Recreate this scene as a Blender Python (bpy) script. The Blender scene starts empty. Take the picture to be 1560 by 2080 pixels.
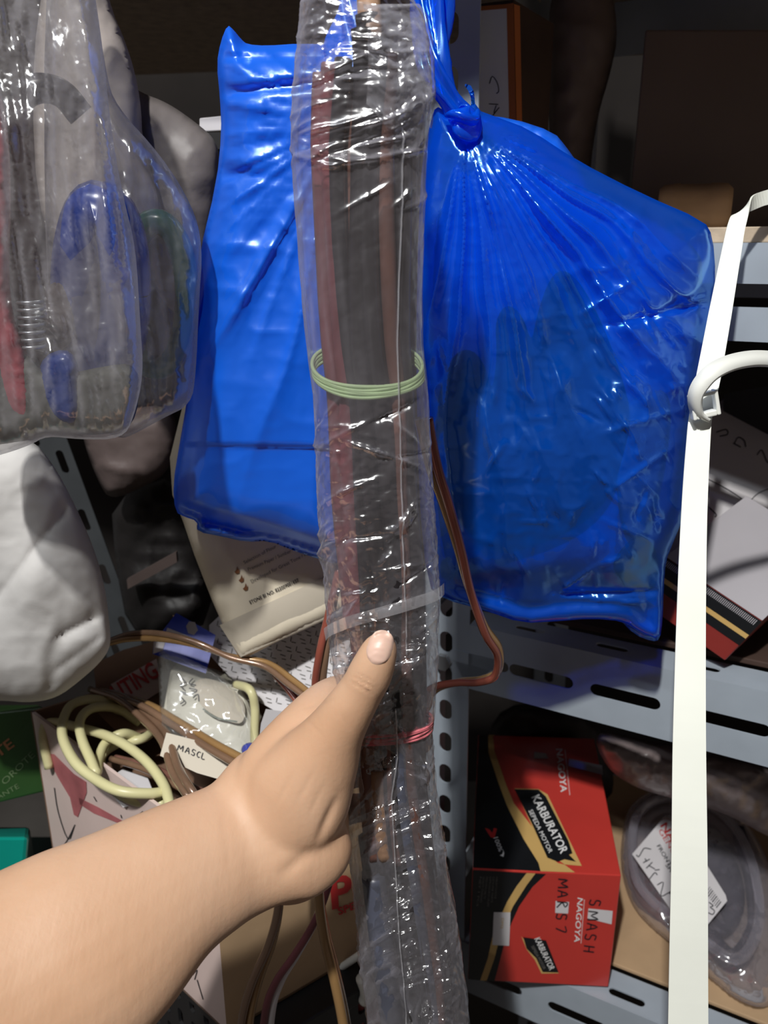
import bpy, math, random
import numpy as np
from mathutils import Vector, Matrix, Quaternion
from mathutils.geometry import tessellate_polygon, delaunay_2d_cdt
random.seed(7); RNG = np.random.RandomState(7)
SC = bpy.context.scene; COL = SC.collection
# ---------------------------------------------------------------- camera, world, light, exposure
W, H, F = 1560.0, 2080.0, 1600.0
CZ = 1.5; PITCH = math.radians(18)
cam_d = bpy.data.cameras.new('camera'); cam = bpy.data.objects.new('camera', cam_d); COL.objects.link(cam)
cam_d.sensor_fit = 'VERTICAL'; cam_d.sensor_height = 24.0; cam_d.lens = 24.0 * F / H
cam_d.clip_start = 0.02; cam_d.clip_end = 50
cam.location = (0, 0, CZ); cam.rotation_euler = (math.radians(90) - PITCH, 0, 0)
cam_d.dof.use_dof = True; cam_d.dof.focus_distance = 0.50; cam_d.dof.aperture_fstop = 7.0
SC.camera = cam
world = bpy.data.worlds.new('world'); SC.world = world; world.use_nodes = True
world.node_tree.nodes['Background'].inputs[0].default_value = (1.0, 0.84, 0.78, 1)
world.node_tree.nodes['Background'].inputs[1].default_value = 0.068
def area(name, loc, target, size, energy, color, sy=None):
    d = bpy.data.lights.new(name, 'AREA'); d.shape = 'RECTANGLE'; d.size = size; d.size_y = sy or size
    d.energy = energy; d.color = color
    o = bpy.data.objects.new(name, d); COL.objects.link(o); o.location = loc
    o.rotation_euler = (Vector(target) - Vector(loc)).to_track_quat('-Z', 'Y').to_euler(); return o
area('key_lamp', (-0.50, -0.95, 3.25), (0.05, 0.65, 1.30), 0.06, 55, (1.0, 0.985, 0.95), 0.10)
area('tube_lamp', (-1.0, -0.85, 3.25), (0.05, 0.7, 1.25), 1.2, 13, (0.90, 0.95, 1.0), 0.05)
vs = SC.view_settings
vs.view_transform = 'Standard'; vs.look = 'None'; vs.gamma = 1.0; vs.use_curve_mapping = False; vs.exposure = 0.35
SC.display_settings.display_device = 'sRGB'
SC.cycles.transparent_max_bounces = 20
# ---------------------------------------------------------------- geometry helpers
cp, sp = math.cos(PITCH), math.sin(PITCH)
def ray(px, py):
    a = (np.asarray(px, float) - 780) / F; b = (1040 - np.asarray(py, float)) / F
    return np.stack([a, cp + b * sp, b * cp - sp], -1)
def P(px, py, Y):                       # photo pixel + world depth -> world point
    r = ray(px, py); t = np.asarray(Y, float) / r[..., 1]
    p = r * t[..., None]; p[..., 2] += CZ; return p
def PZ(px, py, z):                      # photo pixel on the horizontal plane z
    r = ray(px, py); t = (z - CZ) / r[..., 2]
    p = r * t[..., None]; p[..., 2] += CZ; return p
class Plane:
    def __init__(s, a, b, c):
        s.a = np.array(a, float); n = np.cross(np.array(b) - s.a, np.array(c) - s.a); n /= np.linalg.norm(n)
        if np.dot(n, np.array([0, 0, CZ]) - s.a) < 0: n = -n
        s.n = n
    def __call__(s, px, py, off=0.0):
        r = ray(px, py); o = np.array([0, 0, CZ]); a = s.a + s.n * off
        t = np.dot(a - o, s.n) / (r @ s.n); return o + r * t[..., None]
ROOT = {}
def tag(o, label=None, cat=None, group=None, kind=None):
    if label: o['label'] = label
    if cat: o['category'] = cat
    if group: o['group'] = group
    if kind: o['kind'] = kind
    return o
def thing(name, loc, label, cat, group=None, kind=None):
    o = bpy.data.objects.new(name, None); COL.objects.link(o); o.location = [float(v) for v in loc]
    o.empty_display_size = 0.02; ROOT[o] = np.array(loc, float); return tag(o, label, cat, group, kind)
def mk(name, vf, mat, parent=None, smooth=True, label=None, cat=None, group=None, kind=None, bevel=0, uv=None):
    v, f = vf[0], vf[1]; v = np.asarray(v, float)
    if parent is None: base = np.array([(v[:, 0].min() + v[:, 0].max()) / 2, (v[:, 1].min() + v[:, 1].max()) / 2, v[:, 2].min()])
    else: base = ROOT[parent]
    me = bpy.data.meshes.new(name); me.from_pydata((v - base).tolist(), [], [list(q) for q in f]); me.validate(); me.update()
    if smooth: me.polygons.foreach_set('use_smooth', [True] * len(me.polygons))
    o = bpy.data.objects.new(name, me); COL.objects.link(o)
    if parent is None: o.location = base.tolist()
    else: o.parent = parent
    ROOT[o] = base
    for m in (mat if isinstance(mat, (list, tuple)) else [mat]): me.materials.append(m)
    if bevel:
        b = o.modifiers.new('bevel', 'BEVEL'); b.width = bevel; b.segments = 2; b.limit_method = 'ANGLE'
    if uv is not None:
        l = me.uv_layers.new(name='uv'); idx = np.zeros(len(me.loops), int); me.loops.foreach_get('vertex_index', idx)
        l.data.foreach_set('uv', np.asarray(uv, float)[idx].ravel())
    return tag(o, label, cat, group, kind)
def join(*parts):
    V, Fc, n = [], [], 0
    for v, f in parts:
        v = np.asarray(v, float); V.append(v); Fc += [[i + n for i in q] for q in f]; n += len(v)
    return np.vstack(V), Fc
def hexa(b, t):                        # four bottom points, four top points
    return np.vstack([b, t]), [[3,2,1,0],[4,5,6,7],[0,1,5,4],[1,2,6,5],[2,3,7,6],[3,0,4,7]]
def boxat(c, ex, ey, ez):
    c, ex, ey, ez = map(lambda q: np.array(q, float), (c, ex, ey, ez))
    b = [c - ex - ey - ez, c + ex - ey - ez, c + ex + ey - ez, c - ex + ey - ez]; return hexa(np.array(b), np.array(b) + 2 * ez)
def catmull(pts, m=8):
    p = np.array(pts, float); p = np.vstack([2 * p[0] - p[1], p, 2 * p[-1] - p[-2]]); out = []
    for i in range(1, len(p) - 2):
        for k in range(m):
            t = k / m; a, b, c, d = p[i-1], p[i], p[i+1], p[i+2]
            out.append(0.5 * (2*b + (c-a)*t + (2*a-5*b+4*c-d)*t*t + (-a+3*b-3*c+d)*t**3))
    out.append(p[-2]); return np.array(out)
def frames(p):
    T = np.gradient(p, axis=0); T /= np.linalg.norm(T, axis=1)[:, None] + 1e-12
    n = np.cross(T[0], [0.31, 0.2, 0.93]); n /= np.linalg.norm(n); N = [n]
    for i in range(1, len(p)):
        n = N[-1] - T[i] * np.dot(N[-1], T[i]); n /= np.linalg.norm(n) + 1e-12; N.append(n)
    N = np.array(N); return T, N, np.cross(T, N)
def tube(pts, r, n=10, m=8, closed=False, cap=True, smoothpath=True):
    p = catmull(pts, m) if smoothpath else np.array(pts, float)
    R = np.interp(np.linspace(0, 1, len(p)), np.linspace(0, 1, len(np.atleast_1d(r))), np.atleast_1d(r)) if np.ndim(r) else np.full(len(p), r)
    T, N, B = frames(p); a = np.linspace(0, 2 * np.pi, n, endpoint=False)
    V = p[:, None] + R[:, None, None] * (np.cos(a)[None, :, None] * N[:, None] + np.sin(a)[None, :, None] * B[:, None])
    Fc = []
    for i in range(len(p) - 1):
        for j in range(n):
            k = (j + 1) % n; Fc.append([i*n+j, i*n+k, (i+1)*n+k, (i+1)*n+j])
    if cap: Fc.append(list(range(n))[::-1]); Fc.append([(len(p)-1)*n + j for j in range(n)])
    return V.reshape(-1, 3), Fc
def twin(pts, r, m=8, tw=0.0, side=None):     # two parallel conductors -> two tubes
    p = catmull(pts, m); T, N, B = frames(p); L = np.linspace(0, 1, len(p))
    a = tw * L * 2 * np.pi + (side or 0)
    D = np.cos(a)[:, None] * N + np.sin(a)[:, None] * B
    return tube(p + D * r * 0.95, r, 10, smoothpath=False), tube(p - D * r * 0.95, r, 10, smoothpath=False)
def band(pts, wid, th, wdir, m=8):            # flat strap swept along pts, width along wdir
    p = catmull(pts, m); wd = catmull(wdir, m) if np.ndim(wdir) > 1 else np.tile(wdir, (len(p), 1))
    w = np.interp(np.linspace(0, 1, len(p)), np.linspace(0, 1, len(np.atleast_1d(wid))), np.atleast_1d(wid))
    T = np.gradient(p, axis=0); T /= np.linalg.norm(T, axis=1)[:, None]
    wd = wd - T * np.sum(wd * T, 1)[:, None]; wd /= np.linalg.norm(wd, axis=1)[:, None]; n = np.cross(T, wd)
    V = np.stack([p + wd*w[:, None]/2 + n*th/2, p - wd*w[:, None]/2 + n*th/2, p - wd*w[:, None]/2 - n*th/2, p + wd*w[:, None]/2 - n*th/2], 1)
    Fc = []
    for i in range(len(p) - 1):
        for j in range(4):
            k = (j+1) % 4; Fc.append([i*4+j, i*4+k, (i+1)*4+k, (i+1)*4+j])
    Fc += [[0,1,2,3][::-1], [(len(p)-1)*4 + j for j in range(4)]]
    return V.reshape(-1, 3), Fc
# value noise
_T = RNG.rand(256, 256)
def vn(x, y):
    xi = np.floor(x).astype(int); yi = np.floor(y).astype(int); fx = x - xi; fy = y - yi
    fx = fx*fx*fx*(fx*(fx*6-15)+10); fy = fy*fy*fy*(fy*(fy*6-15)+10)
    g = lambda a, b: _T[a % 256, b % 256]
    return (g(xi,yi)*(1-fx)+g(xi+1,yi)*fx)*(1-fy) + (g(xi,yi+1)*(1-fx)+g(xi+1,yi+1)*fx)*fy
def fbm(x, y, o=4):
    s = 0; a = .5
    for i in range(o): s = s + a * vn(x * 2**i + 17.3*i, y * 2**i + 9.1*i); a *= .5
    return s
def ridged(x, y, o=3):
    s = 0; a = .6
    for i in range(o):
        s = s + a * (1 - np.abs(2 * vn(x * 2**i + 31.7*i, y * 2**i + 5.3*i) - 1))**2.5; a *= .5
    return s
def smooth(e0, e1, x):
    t = np.clip((x - e0) / (e1 - e0), 0, 1); return t*t*(3-2*t)
def creases(x, y, segs):
    h = np.zeros(np.shape(x))
    for x0, y0, x1, y1, w, a in segs:
        ab = np.array([x1-x0, y1-y0]); L2 = ab @ ab; t = np.clip(((x-x0)*ab[0] + (y-y0)*ab[1]) / L2, 0, 1)
        d = np.hypot(x - x0 - t*ab[0], y - y0 - t*ab[1]); h = h + a * np.exp(-(d/w)**1.2) * np.sin(np.pi*np.clip(t, .04, .96))**.6
    return h
def resample(poly, step):
    out = []; n = len(poly)
    for i in range(n):
        a = np.array(poly[i], float); b = np.array(poly[(i+1) % n], float); k = max(1, int(round(np.linalg.norm(b-a)/step)))
        for j in range(k): out.append(a + (b-a)*j/k)
    return np.array(out)
def rnd_poly(poly, m=3, closed=True):          # round an outline (Chaikin)
    p = np.array(poly, float)
    for _ in range(m):
        q = np.roll(p, -1, 0); p = np.stack([.75*p + .25*q, .25*p + .75*q], 1).reshape(-1, 2)
    return p
def seg_dist(pts, poly):
    d = np.full(len(pts), 1e9); q = np.roll(poly, -1, 0)
    for a, b in zip(poly, q):
        ab = b - a; t = np.clip(((pts - a) @ ab) / (ab @ ab + 1e-9), 0, 1)
        d = np.minimum(d, np.linalg.norm(pts - a - t[:, None] * ab, axis=1))
    return d
def inpoly(pts, poly):
    x, y = pts[:, 0], pts[:, 1]; c = np.zeros(len(pts), bool); q = np.roll(poly, -1, 0)
    for (x1, y1), (x2, y2) in zip(poly, q):
        if y1 == y2: continue
        m = ((y1 > y) != (y2 > y)) & (x < (x2 - x1) * (y - y1) / (y2 - y1) + x1); c ^= m
    return c
def pillow(outline, Y0, bulge, wpx, step=8, disp=None, back=0.3, rounding=2, ragged=0.0, holeback=False):
    """closed soft body whose outline lies at depth Y0 (number or function of pixel); bulges towards -Y"""
    poly = rnd_poly(outline, rounding) if rounding else np.array(outline, float)
    poly = resample(poly, step)
    if ragged: poly = poly + (np.stack([vn(poly[:,0]/14, poly[:,1]/14), vn(poly[:,0]/14+50, poly[:,1]/14)], 1) - .5) * ragged
    x0, y0 = poly.min(0); x1, y1 = poly.max(0)
    gx, gy = np.meshgrid(np.arange(x0, x1, step), np.arange(y0, y1, step * .87)); gx = gx + (np.arange(gx.shape[0]) % 2)[:, None] * step / 2
    g = np.stack([gx.ravel(), gy.ravel()], 1) + (RNG.rand(gx.size, 2) - .5) * step * .15
    g = g[inpoly(g, poly)]; d = seg_dist(g, poly); g = g[d > step * .55]
    allp = np.vstack([poly, g]); nb = len(poly)
    r = delaunay_2d_cdt([Vector(q) for q in allp.tolist()], [(i, (i+1) % nb) for i in range(nb)], [], 1, 1e-6)
    v2 = np.array([tuple(q) for q in r[0]]); tr = [list(f) for f in r[2]]
    d = seg_dist(v2, poly); isb = d < 1e-3
    t = np.clip(d / wpx, 0, 1); prof = np.sqrt(1 - (1 - t)**2)
    y0f = (lambda a, b: np.full(len(a), float(Y0))) if not callable(Y0) else Y0
    base = y0f(v2[:, 0], v2[:, 1]); h = bulge * prof
    if disp is not None: h = h + disp(v2[:, 0], v2[:, 1], d) * smooth(0, wpx * .25, d)
    front = P(v2[:, 0], v2[:, 1], base - h)
    bk = P(v2[:, 0], v2[:, 1], base + bulge * back * prof + 0.0008)
    n = len(v2); idx = {}; V = [front]; bi = np.arange(n); k = n
    inner = np.where(~isb)[0]; bi[inner] = n + np.arange(len(inner)); V.append(bk[inner])
    tri2 = [[bi[c], bi[b], bi[a]] for a, b, c in tr]
    # orient front towards camera
    uv = np.vstack([v2, v2[inner]]) / 1000.0
    return (np.vstack(V), tr + [list(map(int, q)) for q in tri2], uv)
def card(outline, surf, th=0.0006):            # thin sheet with outline in pixels lying on surf(px,py,off)
    o = np.array(outline, float); a = surf(o[:, 0], o[:, 1], 0.0); b = surf(o[:, 0], o[:, 1], -th)
    tris = tessellate_polygon([[Vector((x, y, 0)) for x, y in o]]); n = len(o)
    Fc = [list(t) for t in tris] + [[t[2]+n, t[1]+n, t[0]+n] for t in tris] + [[i, (i+1) % n, (i+1) % n + n, i + n] for i in range(n)]
    return np.vstack([a, b]), Fc
def decal(outline, surf, off=0.0003):
    o = np.array(outline, float); tris = tessellate_polygon([[Vector((x, y, 0)) for x, y in o]])
    return surf(o[:, 0], o[:, 1], off), [list(t) for t in tris]
def stroke(line, w, surf, off=0.0004):
    p = np.array(line, float); T = np.gradient(p, axis=0); T /= np.linalg.norm(T, axis=1)[:, None] + 1e-9
    n = np.stack([-T[:, 1], T[:, 0]], 1) * w / 2; k = len(p)
    q = np.vstack([p + n, p - n]); return surf(q[:, 0], q[:, 1], off), [[i, i+1, k+i+1, k+i] for i in range(k-1)]
def strokes(lines, w, surf, off=0.0004, org=(0, 0), ex=(1, 0), ey=(0, 1)):
    out = []
    for l in lines:
        l = np.array(l, float); l = np.array(org) + l[:, :1] * np.array(ex) + l[:, 1:2] * np.array(ey)
        out.append(stroke(catmull(l, 3) if len(l) > 2 else l, w, surf, off))
    return join(*out)
_tc = {}
def glyphs(text, bold=0.0):
    if (text, bold) in _tc: return _tc[(text, bold)]
    c = bpy.data.curves.new('t', 'FONT'); c.body = text; c.size = 1.0; c.offset = bold; c.resolution_u = 3
    o = bpy.data.objects.new('t', c); COL.objects.link(o)
    dg = bpy.context.evaluated_depsgraph_get(); me = bpy.data.meshes.new_from_object(o.evaluated_get(dg))
    v = np.array([tuple(q.co) for q in me.vertices]).reshape(-1, 3); f = [list(q.vertices) for q in me.polygons]
    bpy.data.objects.remove(o); bpy.data.curves.remove(c); bpy.data.meshes.remove(me); _tc[(text, bold)] = (v, f); return v, f
def text_px(text, a, b, hgt, surf, off=0.0005, shear=0.0, bold=0.0, up=None):
    """text whose baseline runs from pixel a to pixel b, cap height hgt pixels"""
    v, f = glyphs(text, bold); a = np.array(a, float); b = np.array(b, float); d = b - a; L = np.linalg.norm(d); d /= L
    w = v[:, 0].max() - v[:, 0].min(); x = (v[:, 0] - v[:, 0].min()) / w * L; y = v[:, 1] / 0.70 * hgt
    u = np.array([d[1], -d[0]]) if up is None else np.array(up, float) / np.linalg.norm(up)
    q = a + (x + shear * y)[:, None] * d + y[:, None] * u
    return surf(q[:, 0], q[:, 1], off), f
# ---------------------------------------------------------------- materials
def newmat(name):
    m = bpy.data.materials.new(name); m.use_nodes = True; nt = m.node_tree
    for n in list(nt.nodes): nt.nodes.remove(n)
    return m, nt, nt.nodes.new('ShaderNodeOutputMaterial')
def N(nt, t, **k):
    n = nt.nodes.new(t)
    for a, b in k.items():
        if a.startswith('i_'):
            key = a[2:].replace('_', ' ')
            n.inputs[int(key) if key.isdigit() else key].default_value = b
        else: setattr(n, a, b)
    return n
def bumpnode(nt, scale, strength, dist, kind='FBM', detail=5, stretch=(1, 1, 1)):
    tc = N(nt, 'ShaderNodeTexCoord'); mp = N(nt, 'ShaderNodeMapping'); mp.inputs['Scale'].default_value = stretch
    nt.links.new(tc.outputs['Object'], mp.inputs[0])
    nz = N(nt, 'ShaderNodeTexNoise'); nz.noise_type = kind
    nz.inputs['Scale'].default_value = scale; nz.inputs['Detail'].default_value = detail; nz.inputs['Distortion'].default_value = 0.4
    nt.links.new(mp.outputs[0], nz.inputs['Vector'])
    b = N(nt, 'ShaderNodeBump'); b.inputs['Strength'].default_value = strength; b.inputs['Distance'].default_value = dist
    nt.links.new(nz.outputs[0], b.inputs['Height']); return b, nz, mp
def plain(name, col, rough=.5, metal=0.0, spec=.5, var=0.12, scale=40, bump=0.15, bdist=0.001, sss=0, coat=0, kind='FBM', stretch=(1,1,1), col2=None):
    m, nt, out = newmat(name); p = N(nt, 'ShaderNodeBsdfPrincipled')
    b, nz, mp = bumpnode(nt, scale, bump, bdist, kind, 5, stretch)
    rp = N(nt, 'ShaderNodeValToRGB'); c = np.array(col); c2 = np.array(col2) if col2 is not None else c * (1 - var * 2)
    rp.color_ramp.elements[0].position = .3; rp.color_ramp.elements[1].position = .7
    rp.color_ramp.elements[0].color = (*c2, 1); rp.color_ramp.elements[1].color = (*c, 1)
    n2 = N(nt, 'ShaderNodeTexNoise'); n2.inputs['Scale'].default_value = scale * .35; n2.inputs['Detail'].default_value = 6
    nt.links.new(mp.outputs[0], n2.inputs['Vector']); nt.links.new(n2.outputs[0], rp.inputs[0])
    nt.links.new(rp.outputs[0], p.inputs['Base Color']); nt.links.new(b.outputs[0], p.inputs['Normal'])
    p.inputs['Roughness'].default_value = rough; p.inputs['Metallic'].default_value = metal; p.inputs['Specular IOR Level'].default_value = spec
    if sss:
        p.inputs['Subsurface Weight'].default_value = sss; p.inputs['Subsurface Radius'].default_value = (1, .35, .2); p.inputs['Subsurface Scale'].default_value = 0.006
    if coat: p.inputs['Coat Weight'].default_value = coat; p.inputs['Coat Roughness'].default_value = .08
    nt.links.new(p.outputs[0], out.inputs[0]); return m
def film(name, col, alpha=.35, edge=.5, rough=.12, gloss=.25, scale=60, bump=.5, bdist=.002, stretch=(1,1,1), tint=(1,1,1), hazevar=.25, hscale=14, kind='RIDGED_MULTIFRACTAL', glosscol=(1,1,1), gfres=.5):
    """thin plastic film: see-through share + cloudy scattering + glossy skin"""
    m, nt, out = newmat(name); L = nt.links
    b, nz, mp = bumpnode(nt, scale, bump, bdist, kind, 4, stretch)
    tr = N(nt, 'ShaderNodeBsdfTransparent'); tr.inputs[0].default_value = (*tint, 1)
    df = N(nt, 'ShaderNodeBsdfDiffuse'); df.inputs[0].default_value = (*col, 1)
    tl = N(nt, 'ShaderNodeBsdfTranslucent'); tl.inputs[0].default_value = (*col, 1)
    gl = N(nt, 'ShaderNodeBsdfGlossy'); gl.inputs[0].default_value = (*glosscol, 1); gl.inputs['Roughness'].default_value = rough
    for s in (df, gl): L.new(b.outputs[0], s.inputs['Normal'])
    m1 = N(nt, 'ShaderNodeMixShader'); m1.inputs[0].default_value = .35; L.new(df.outputs[0], m1.inputs[1]); L.new(tl.outputs[0], m1.inputs[2])
    lw = N(nt, 'ShaderNodeLayerWeight'); lw.inputs['Blend'].default_value = .35; L.new(b.outputs[0], lw.inputs['Normal'])
    nh = N(nt, 'ShaderNodeTexNoise'); nh.inputs['Scale'].default_value = hscale; nh.inputs['Detail'].default_value = 6; L.new(mp.outputs[0], nh.inputs['Vector'])
    a1 = N(nt, 'ShaderNodeMath', operation='MULTIPLY_ADD'); a1.inputs[1].default_value = edge; a1.inputs[2].default_value = alpha - hazevar * .5; L.new(lw.outputs['Facing'], a1.inputs[0])
    a2 = N(nt, 'ShaderNodeMath', operation='MULTIPLY_ADD'); a2.use_clamp = True; a2.inputs[1].default_value = hazevar; L.new(nh.outputs[0], a2.inputs[0]); L.new(a1.outputs[0], a2.inputs[2])
    m2 = N(nt, 'ShaderNodeMixShader'); L.new(a2.outputs[0], m2.inputs[0]); L.new(tr.outputs[0], m2.inputs[1]); L.new(m1.outputs[0], m2.inputs[2])
    g1 = N(nt, 'ShaderNodeMath', operation='MULTIPLY_ADD'); g1.use_clamp = True; g1.inputs[1].default_value = gloss * gfres; g1.inputs[2].default_value = gloss * .45; L.new(lw.outputs['Fresnel'], g1.inputs[0])
    m3 = N(nt, 'ShaderNodeMixShader'); L.new(g1.outputs[0], m3.inputs[0]); L.new(m2.outputs[0], m3.inputs[1]); L.new(gl.outputs[0], m3.inputs[2])
    L.new(m3.outputs[0], out.inputs[0]); return m
M = {}
M['metal'] = plain('painted_metal', (.36,.41,.47), .42, 0, .5, .06, 60, .06)
M['metal_navy'] = plain('navy_metal', (.10,.14,.22), .4, 0, .5, .1, 50, .08)
M['metal_dark'] = plain('dark_metal', (.055,.06,.065), .5, 0, .4, .1, 60, .1)
M['bolt'] = plain('zinc', (.45,.47,.50), .3, .8, .5, .1, 90, .1)
M['wood'] = plain('chipboard', (.56,.45,.33), .8, 0, .3, .15, 180, .5, .0008)
M['woodblock'] = plain('raw_wood', (.42,.28,.17), .8, 0, .3, .2, 90, .3, .001, stretch=(.3,1,1))
M['blue'] = film('blue_film', (.0,.155,1.0), .46, .12, .20, .36, 42, .30, .0016, tint=(.01,.24,1.0), hazevar=.10, glosscol=(.34,.68,1), hscale=9)
M['blue_smooth'] = film('blue_film_smooth', (.0,.17,1.0), .94, .3, .34, .26, 26, .28, .002, tint=(.02,.12,.85), hazevar=.06, glosscol=(.6,.8,1))
M['sleeve'] = film('clear_sleeve_film', (.62,.60,.68), .07, .60, .20, .42, 60, .07, .0012, hazevar=.34, hscale=18, stretch=(2,2,.6))
M['wrap'] = film('clear_wrap_film', (.62,.60,.66), -.03, .10, .2, .30, 60, .06, .0012, hazevar=.10, hscale=20)
M['bagfilm'] = film('clear_bag_film', (.52,.50,.52), .12, .45, .20, .36, 40, .2, .002, stretch=(2.2,2.2,.3), hazevar=.36, hscale=16, gfres=.05)
M['shoefilm'] = film('bubble_film', (.62,.60,.70), .16, .5, .17, .36, 60, .5, .002, hazevar=.3, hscale=16)
M['packfilm'] = film('pack_film', (.6,.62,.6), .04, .25, .12, .14, 45, .4, .002, hazevar=.06)
M['greybag'] = plain('grey_beige_plastic', (.17,.15,.145), .5, 0, .4, .1, 14, .5, .004)
M['brownbag'] = plain('dull_brown_plastic', (.12,.09,.085), .55, 0, .4, .12, 14, .5, .004)
M['cloth'] = plain('grey_white_cloth', (.60,.585,.57), .75, 0, .25, .06, 30, .25, .002, col2=(.50,.49,.48))
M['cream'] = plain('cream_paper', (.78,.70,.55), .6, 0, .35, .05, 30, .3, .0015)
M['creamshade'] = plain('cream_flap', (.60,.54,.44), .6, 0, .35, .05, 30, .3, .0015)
M['ink'] = plain('ink', (.012,.012,.018), .6, 0, .3, 0, 30, 0)
M['greyink'] = plain('grey_ink', (.16,.15,.14), .6, 0, .3, 0, 30, 0)
M['brownink'] = plain('brown_ink', (.22,.09,.04), .6, 0, .3, 0, 30, 0)
M['white'] = plain('white_plastic', (.84,.85,.80), .4, 0, .5, .03, 40, .05)
M['strap'] = plain('white_strap', (.86,.88,.80), .38, 0, .4, .04, 35, .12)
M['whitecard'] = plain('white_card', (.66,.64,.66), .6, 0, .35, .04, 30, .1)
M['lilac'] = plain('lilac_grey_card', (.46,.44,.47), .6, 0, .35, .05, 25, .15)
M['red'] = plain('red_card', (.56,.045,.035), .32, 0, .5, .06, 22, .08, coat=.3)
M['darkred'] = plain('dark_red_plastic', (.25,.03,.025), .35, 0, .5, .15, 20, .2)
M['black'] = plain('black_card', (.008,.009,.011), .38, 0, .5, .1, 40, .06)
M['blackplastic'] = plain('black_plastic', (.012,.012,.013), .4, 0, .5, .1, 40, .1)
M['gold'] = plain('gold_print', (.62,.40,.14), .4, 0, .5, .05, 40, .05)
M['orange'] = plain('orange_print', (.50,.15,.04), .5, 0, .4, .1, 30, .1)
M['silverink'] = plain('white_print', (.80,.80,.80), .4, 0, .5, 0, 30, 0)
M['redink'] = plain('red_print', (.50,.03,.03), .5, 0, .4, .05, 30, .05)
M['pinkink'] = plain('pink_print', (.50,.15,.16), .6, 0, .4, .25, 60, .05)
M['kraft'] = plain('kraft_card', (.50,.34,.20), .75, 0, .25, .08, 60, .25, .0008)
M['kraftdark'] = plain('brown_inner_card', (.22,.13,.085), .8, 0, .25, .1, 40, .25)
M['pinkcard'] = plain('printed_white_card', (.66,.52,.48), .65, 0, .3, .06, 30, .15)
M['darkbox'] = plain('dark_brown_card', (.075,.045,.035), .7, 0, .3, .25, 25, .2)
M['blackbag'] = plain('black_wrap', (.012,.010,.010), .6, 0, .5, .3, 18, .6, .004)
M['green'] = plain('green_print', (.018,.055,.010), .4, 0, .5, .2, 25, .15)
M['teal'] = plain('teal_plastic', (.0,.33,.26), .35, 0, .5, .1, 25, .1)
M['tealcoil'] = plain('sea_green_rubber', (.025,.14,.12), .25, 0, .6, .1, 25, .1)
M['bluerubber'] = plain('blue_rubber', (.01,.05,.34), .25, 0, .6, .1, 25, .1)
M['maroon'] = plain('red_rubber', (.36,.07,.09), .35, 0, .5, .15, 40, .3)
M['cable'] = plain('yellow_white_cable', (.66,.62,.34), .38, 0, .5, .06, 30, .08)
M['wiregold'] = plain('copper_wire_gold', (.43,.25,.10), .22, .25, .6, .15, 60, .3, coat=.6, stretch=(1,1,.25))
M['wirered'] = plain('copper_wire_red', (.35,.09,.06), .22, .15, .6, .15, 60, .3, coat=.6, stretch=(1,1,.25))
M['wirebrown'] = plain('copper_wire_brown', (.27,.16,.10), .25, .2, .6, .15, 60, .3, coat=.6, stretch=(1,1,.25))
M['greyblue'] = plain('grey_blue_cable', (.12,.13,.18), .35, 0, .5, .2, 60, .3)
M['blkcable'] = plain('black_cable', (.025,.022,.024), .3, 0, .5, .2, 60, .3)
M['brncable'] = plain('brown_cable', (.22,.10,.075), .35, 0, .5, .2, 60, .3)
M['redcable'] = plain('faded_red_cable', (.26,.075,.09), .4, 0, .5, .25, 60, .3)
M['skincable'] = plain('tan_cable', (.45,.27,.17), .4, 0, .5, .2, 60, .3)
M['bandgreen'] = plain('pale_green_rubber', (.55,.72,.40), .5, 0, .4, .05, 60, .1)
M['bandred'] = plain('pink_red_rubber', (.68,.17,.20), .5, 0, .4, .05, 60, .1)
M['packblue'] = plain('blue_header_card', (.01,.04,.55), .35, 0, .5, .05, 30, .05)
M['wall'] = plain('grimy_wall', (.035,.03,.028), .9, 0, .2, .3, 6, .3)
M['concrete'] = plain('concrete', (.12,.11,.10), .85, 0, .2, .2, 12, .3)
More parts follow.
